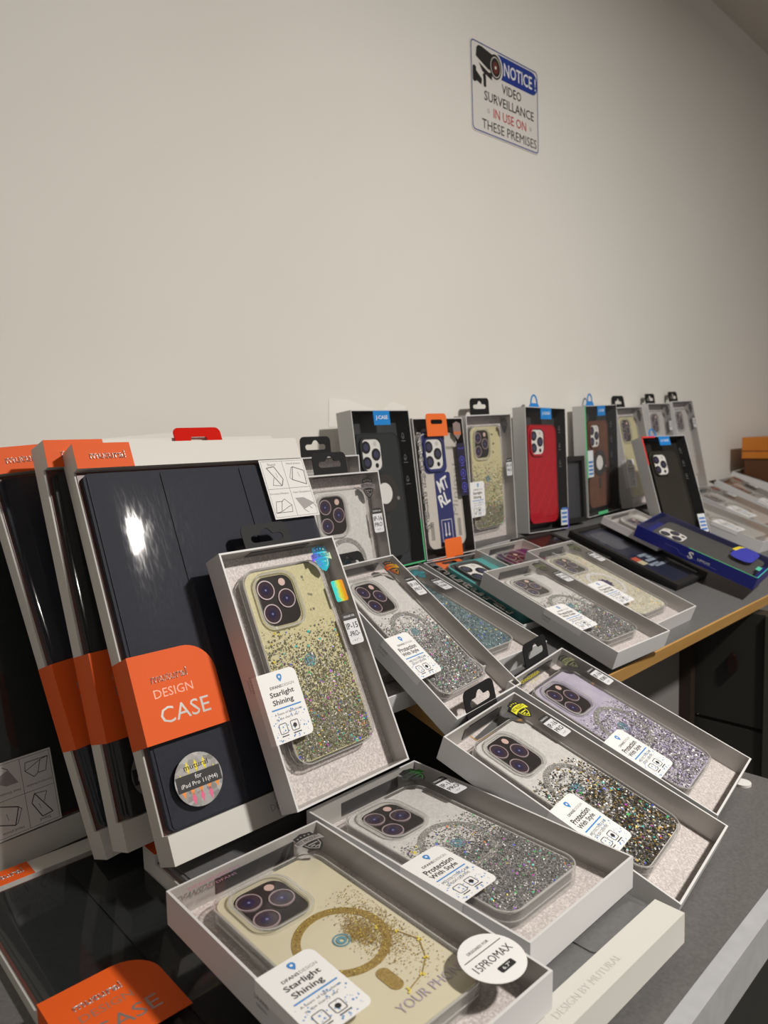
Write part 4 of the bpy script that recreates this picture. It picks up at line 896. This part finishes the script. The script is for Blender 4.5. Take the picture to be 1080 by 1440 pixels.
# ---- lying on the right part of the board
navyp = P('panel_navy', (.022, .026, .055), .4)
black_box(POSE['B3'], 'black framed box lying on the board with navy panel and white red print', navyp)
black_box(POSE['B3b'], 'black box with brown panel lying at the foot of the red case', P('panel_brown', (.035, .018, .014), .35), prints=False)
phone_box('phone_case_box', POSE['B2'], 'lying phone case box with white rim partly under the blue box', 'pale', model=None, ring_kind=None, flakes=0, sticker=False, detail=False, tab=False, seed=25)
def blue_box():
    root, W, H, D = thing('phone_case_box', POSE['B1'], 'royal blue phone case box lying across the black one with a grey case inside', 'phone case')
    a = W / 2; bl = P('royal_blue', (.015, .022, .22), .35)
    tray(root, W, H, D, .0012, bl, P('blue_inside', (.03, .035, .14), .4))
    boxm('insert_card', -a + .0012, a - .0012, .0012, H - .0012, .0012, .002, bl, root)
    pc = prism('phone_case', rrect(.002, H * .48, .076, .150, .011), .002, .013, P('case_grey', (.085, .085, .085), .4), root)
    camera_block(pc, -.010, H * .48 + .050, .013, .95, plate=P('white_plate', (.78, .77, .75), .4), lens=LENSF, flash=P('flash_white', (.6, .58, .55), .4), guard=False)
    mesh('window_film', [(-a, 0, D + .0002), (a, 0, D + .0002), (a, H, D + .0002), (-a, H, D + .0002)], [(0, 1, 2, 3)], film_m, root)
    boxm('holographic_edge', -a, -a + .0012, 0, H * .55, D, D + .0004, green_e, root); boxm('holographic_edge', -a, a, 0, .0012, D, D + .0004, P('edge_aqua', (.08, .55, .45), .3), root)
    bb = prism('blue_blob', rrect(.018, .038, .056, .032, .012), D + .0003, D + .0006, P('blob_blue', (.045, .05, .42), .4), root)
    prism('yellow_blob', [(.018, .052), (.034, .050), (.046, .046), (.040, .054), (.020, .058)], D + .0003, D + .0007, P('blob_yellow', (.75, .60, .04), .4), root)
    boxm('teal_print', -.02, -.005, .006, .012, D + .0003, D + .0006, P('print_teal', (.10, .55, .40), .4), root)
    sb = Matrix(((0, 0, -1, -a - .0001), (-1, 0, 0, H * .46), (0, 1, 0, D / 2), (0, 0, 0, 1)))
    text('S', -.010, 0, .008, .011, 0, inkwhite_m, root, basis=sb, bold=.03); text('LIMOIS', .010, -.001, .018, .0035, 0, inkwhite_m, root, basis=sb)
    multi('side_line', strip([(-.05, .001), (-.03, .001), (-.026, -.004), (.03, -.004)], .0006), 0, .0001, P('line_blue', (.12, .14, .45), .4), root).matrix_local = sb
blue_box()
phone_box('phone_case_box', POSE['Ca'], 'pale phone case box lying behind the blue one, nearest of the pale row', 'pale', model=None, flakes=200, detail=False, tab=False, seed=26)
phone_box('phone_case_box', POSE['Cb'], 'second of the pale phone case boxes lying right of the plain black case', 'pale', flakes=200, detail=False, tab=False, seed=27, sh=(bk, P('shield_dimred', (.40, .10, .06), .4), bk))
phone_box('phone_case_box', POSE['Cc'], 'third of the pale lying phone case boxes, cut by the right picture edge', 'pale', flakes=200, detail=False, seed=28, sh=(bk, P('shield_dimred', (.40, .10, .06), .4), bk))
phone_box('phone_case_box', POSE['Cd'], 'farthest pale phone case box lying just before the orange box', 'pale', model=None, flakes=100, detail=False, tab=False, seed=29)
# orange box at the far end
ob = bpy.data.objects.new('storage_box', None); COL.objects.link(ob); ob.location = (2.005, .575, zboard(.52)); tag(ob, 'orange lidded storage box at the far right end of the board', 'box')
ow = noisy('orange_box', (.52, .16, .012), (.60, .20, .02), 20, .45)
h0 = -.035 - zboard(.52)
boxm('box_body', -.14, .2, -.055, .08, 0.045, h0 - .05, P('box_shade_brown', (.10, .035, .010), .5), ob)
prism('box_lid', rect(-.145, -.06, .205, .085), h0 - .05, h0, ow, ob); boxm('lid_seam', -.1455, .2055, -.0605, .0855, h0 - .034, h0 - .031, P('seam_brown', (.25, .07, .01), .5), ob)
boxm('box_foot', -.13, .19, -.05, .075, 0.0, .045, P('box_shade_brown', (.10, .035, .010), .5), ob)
# white disc on the grey table
dk = prism('round_disc', circ(0, 0, .0072, 24), 0, .0022, P('disc_white_plastic', (.75, .74, .72), .4)); dk.location = (.668, .2305, LZ)
tag(dk, 'small white plastic disc on the grey table beside the lavender box', 'disc')
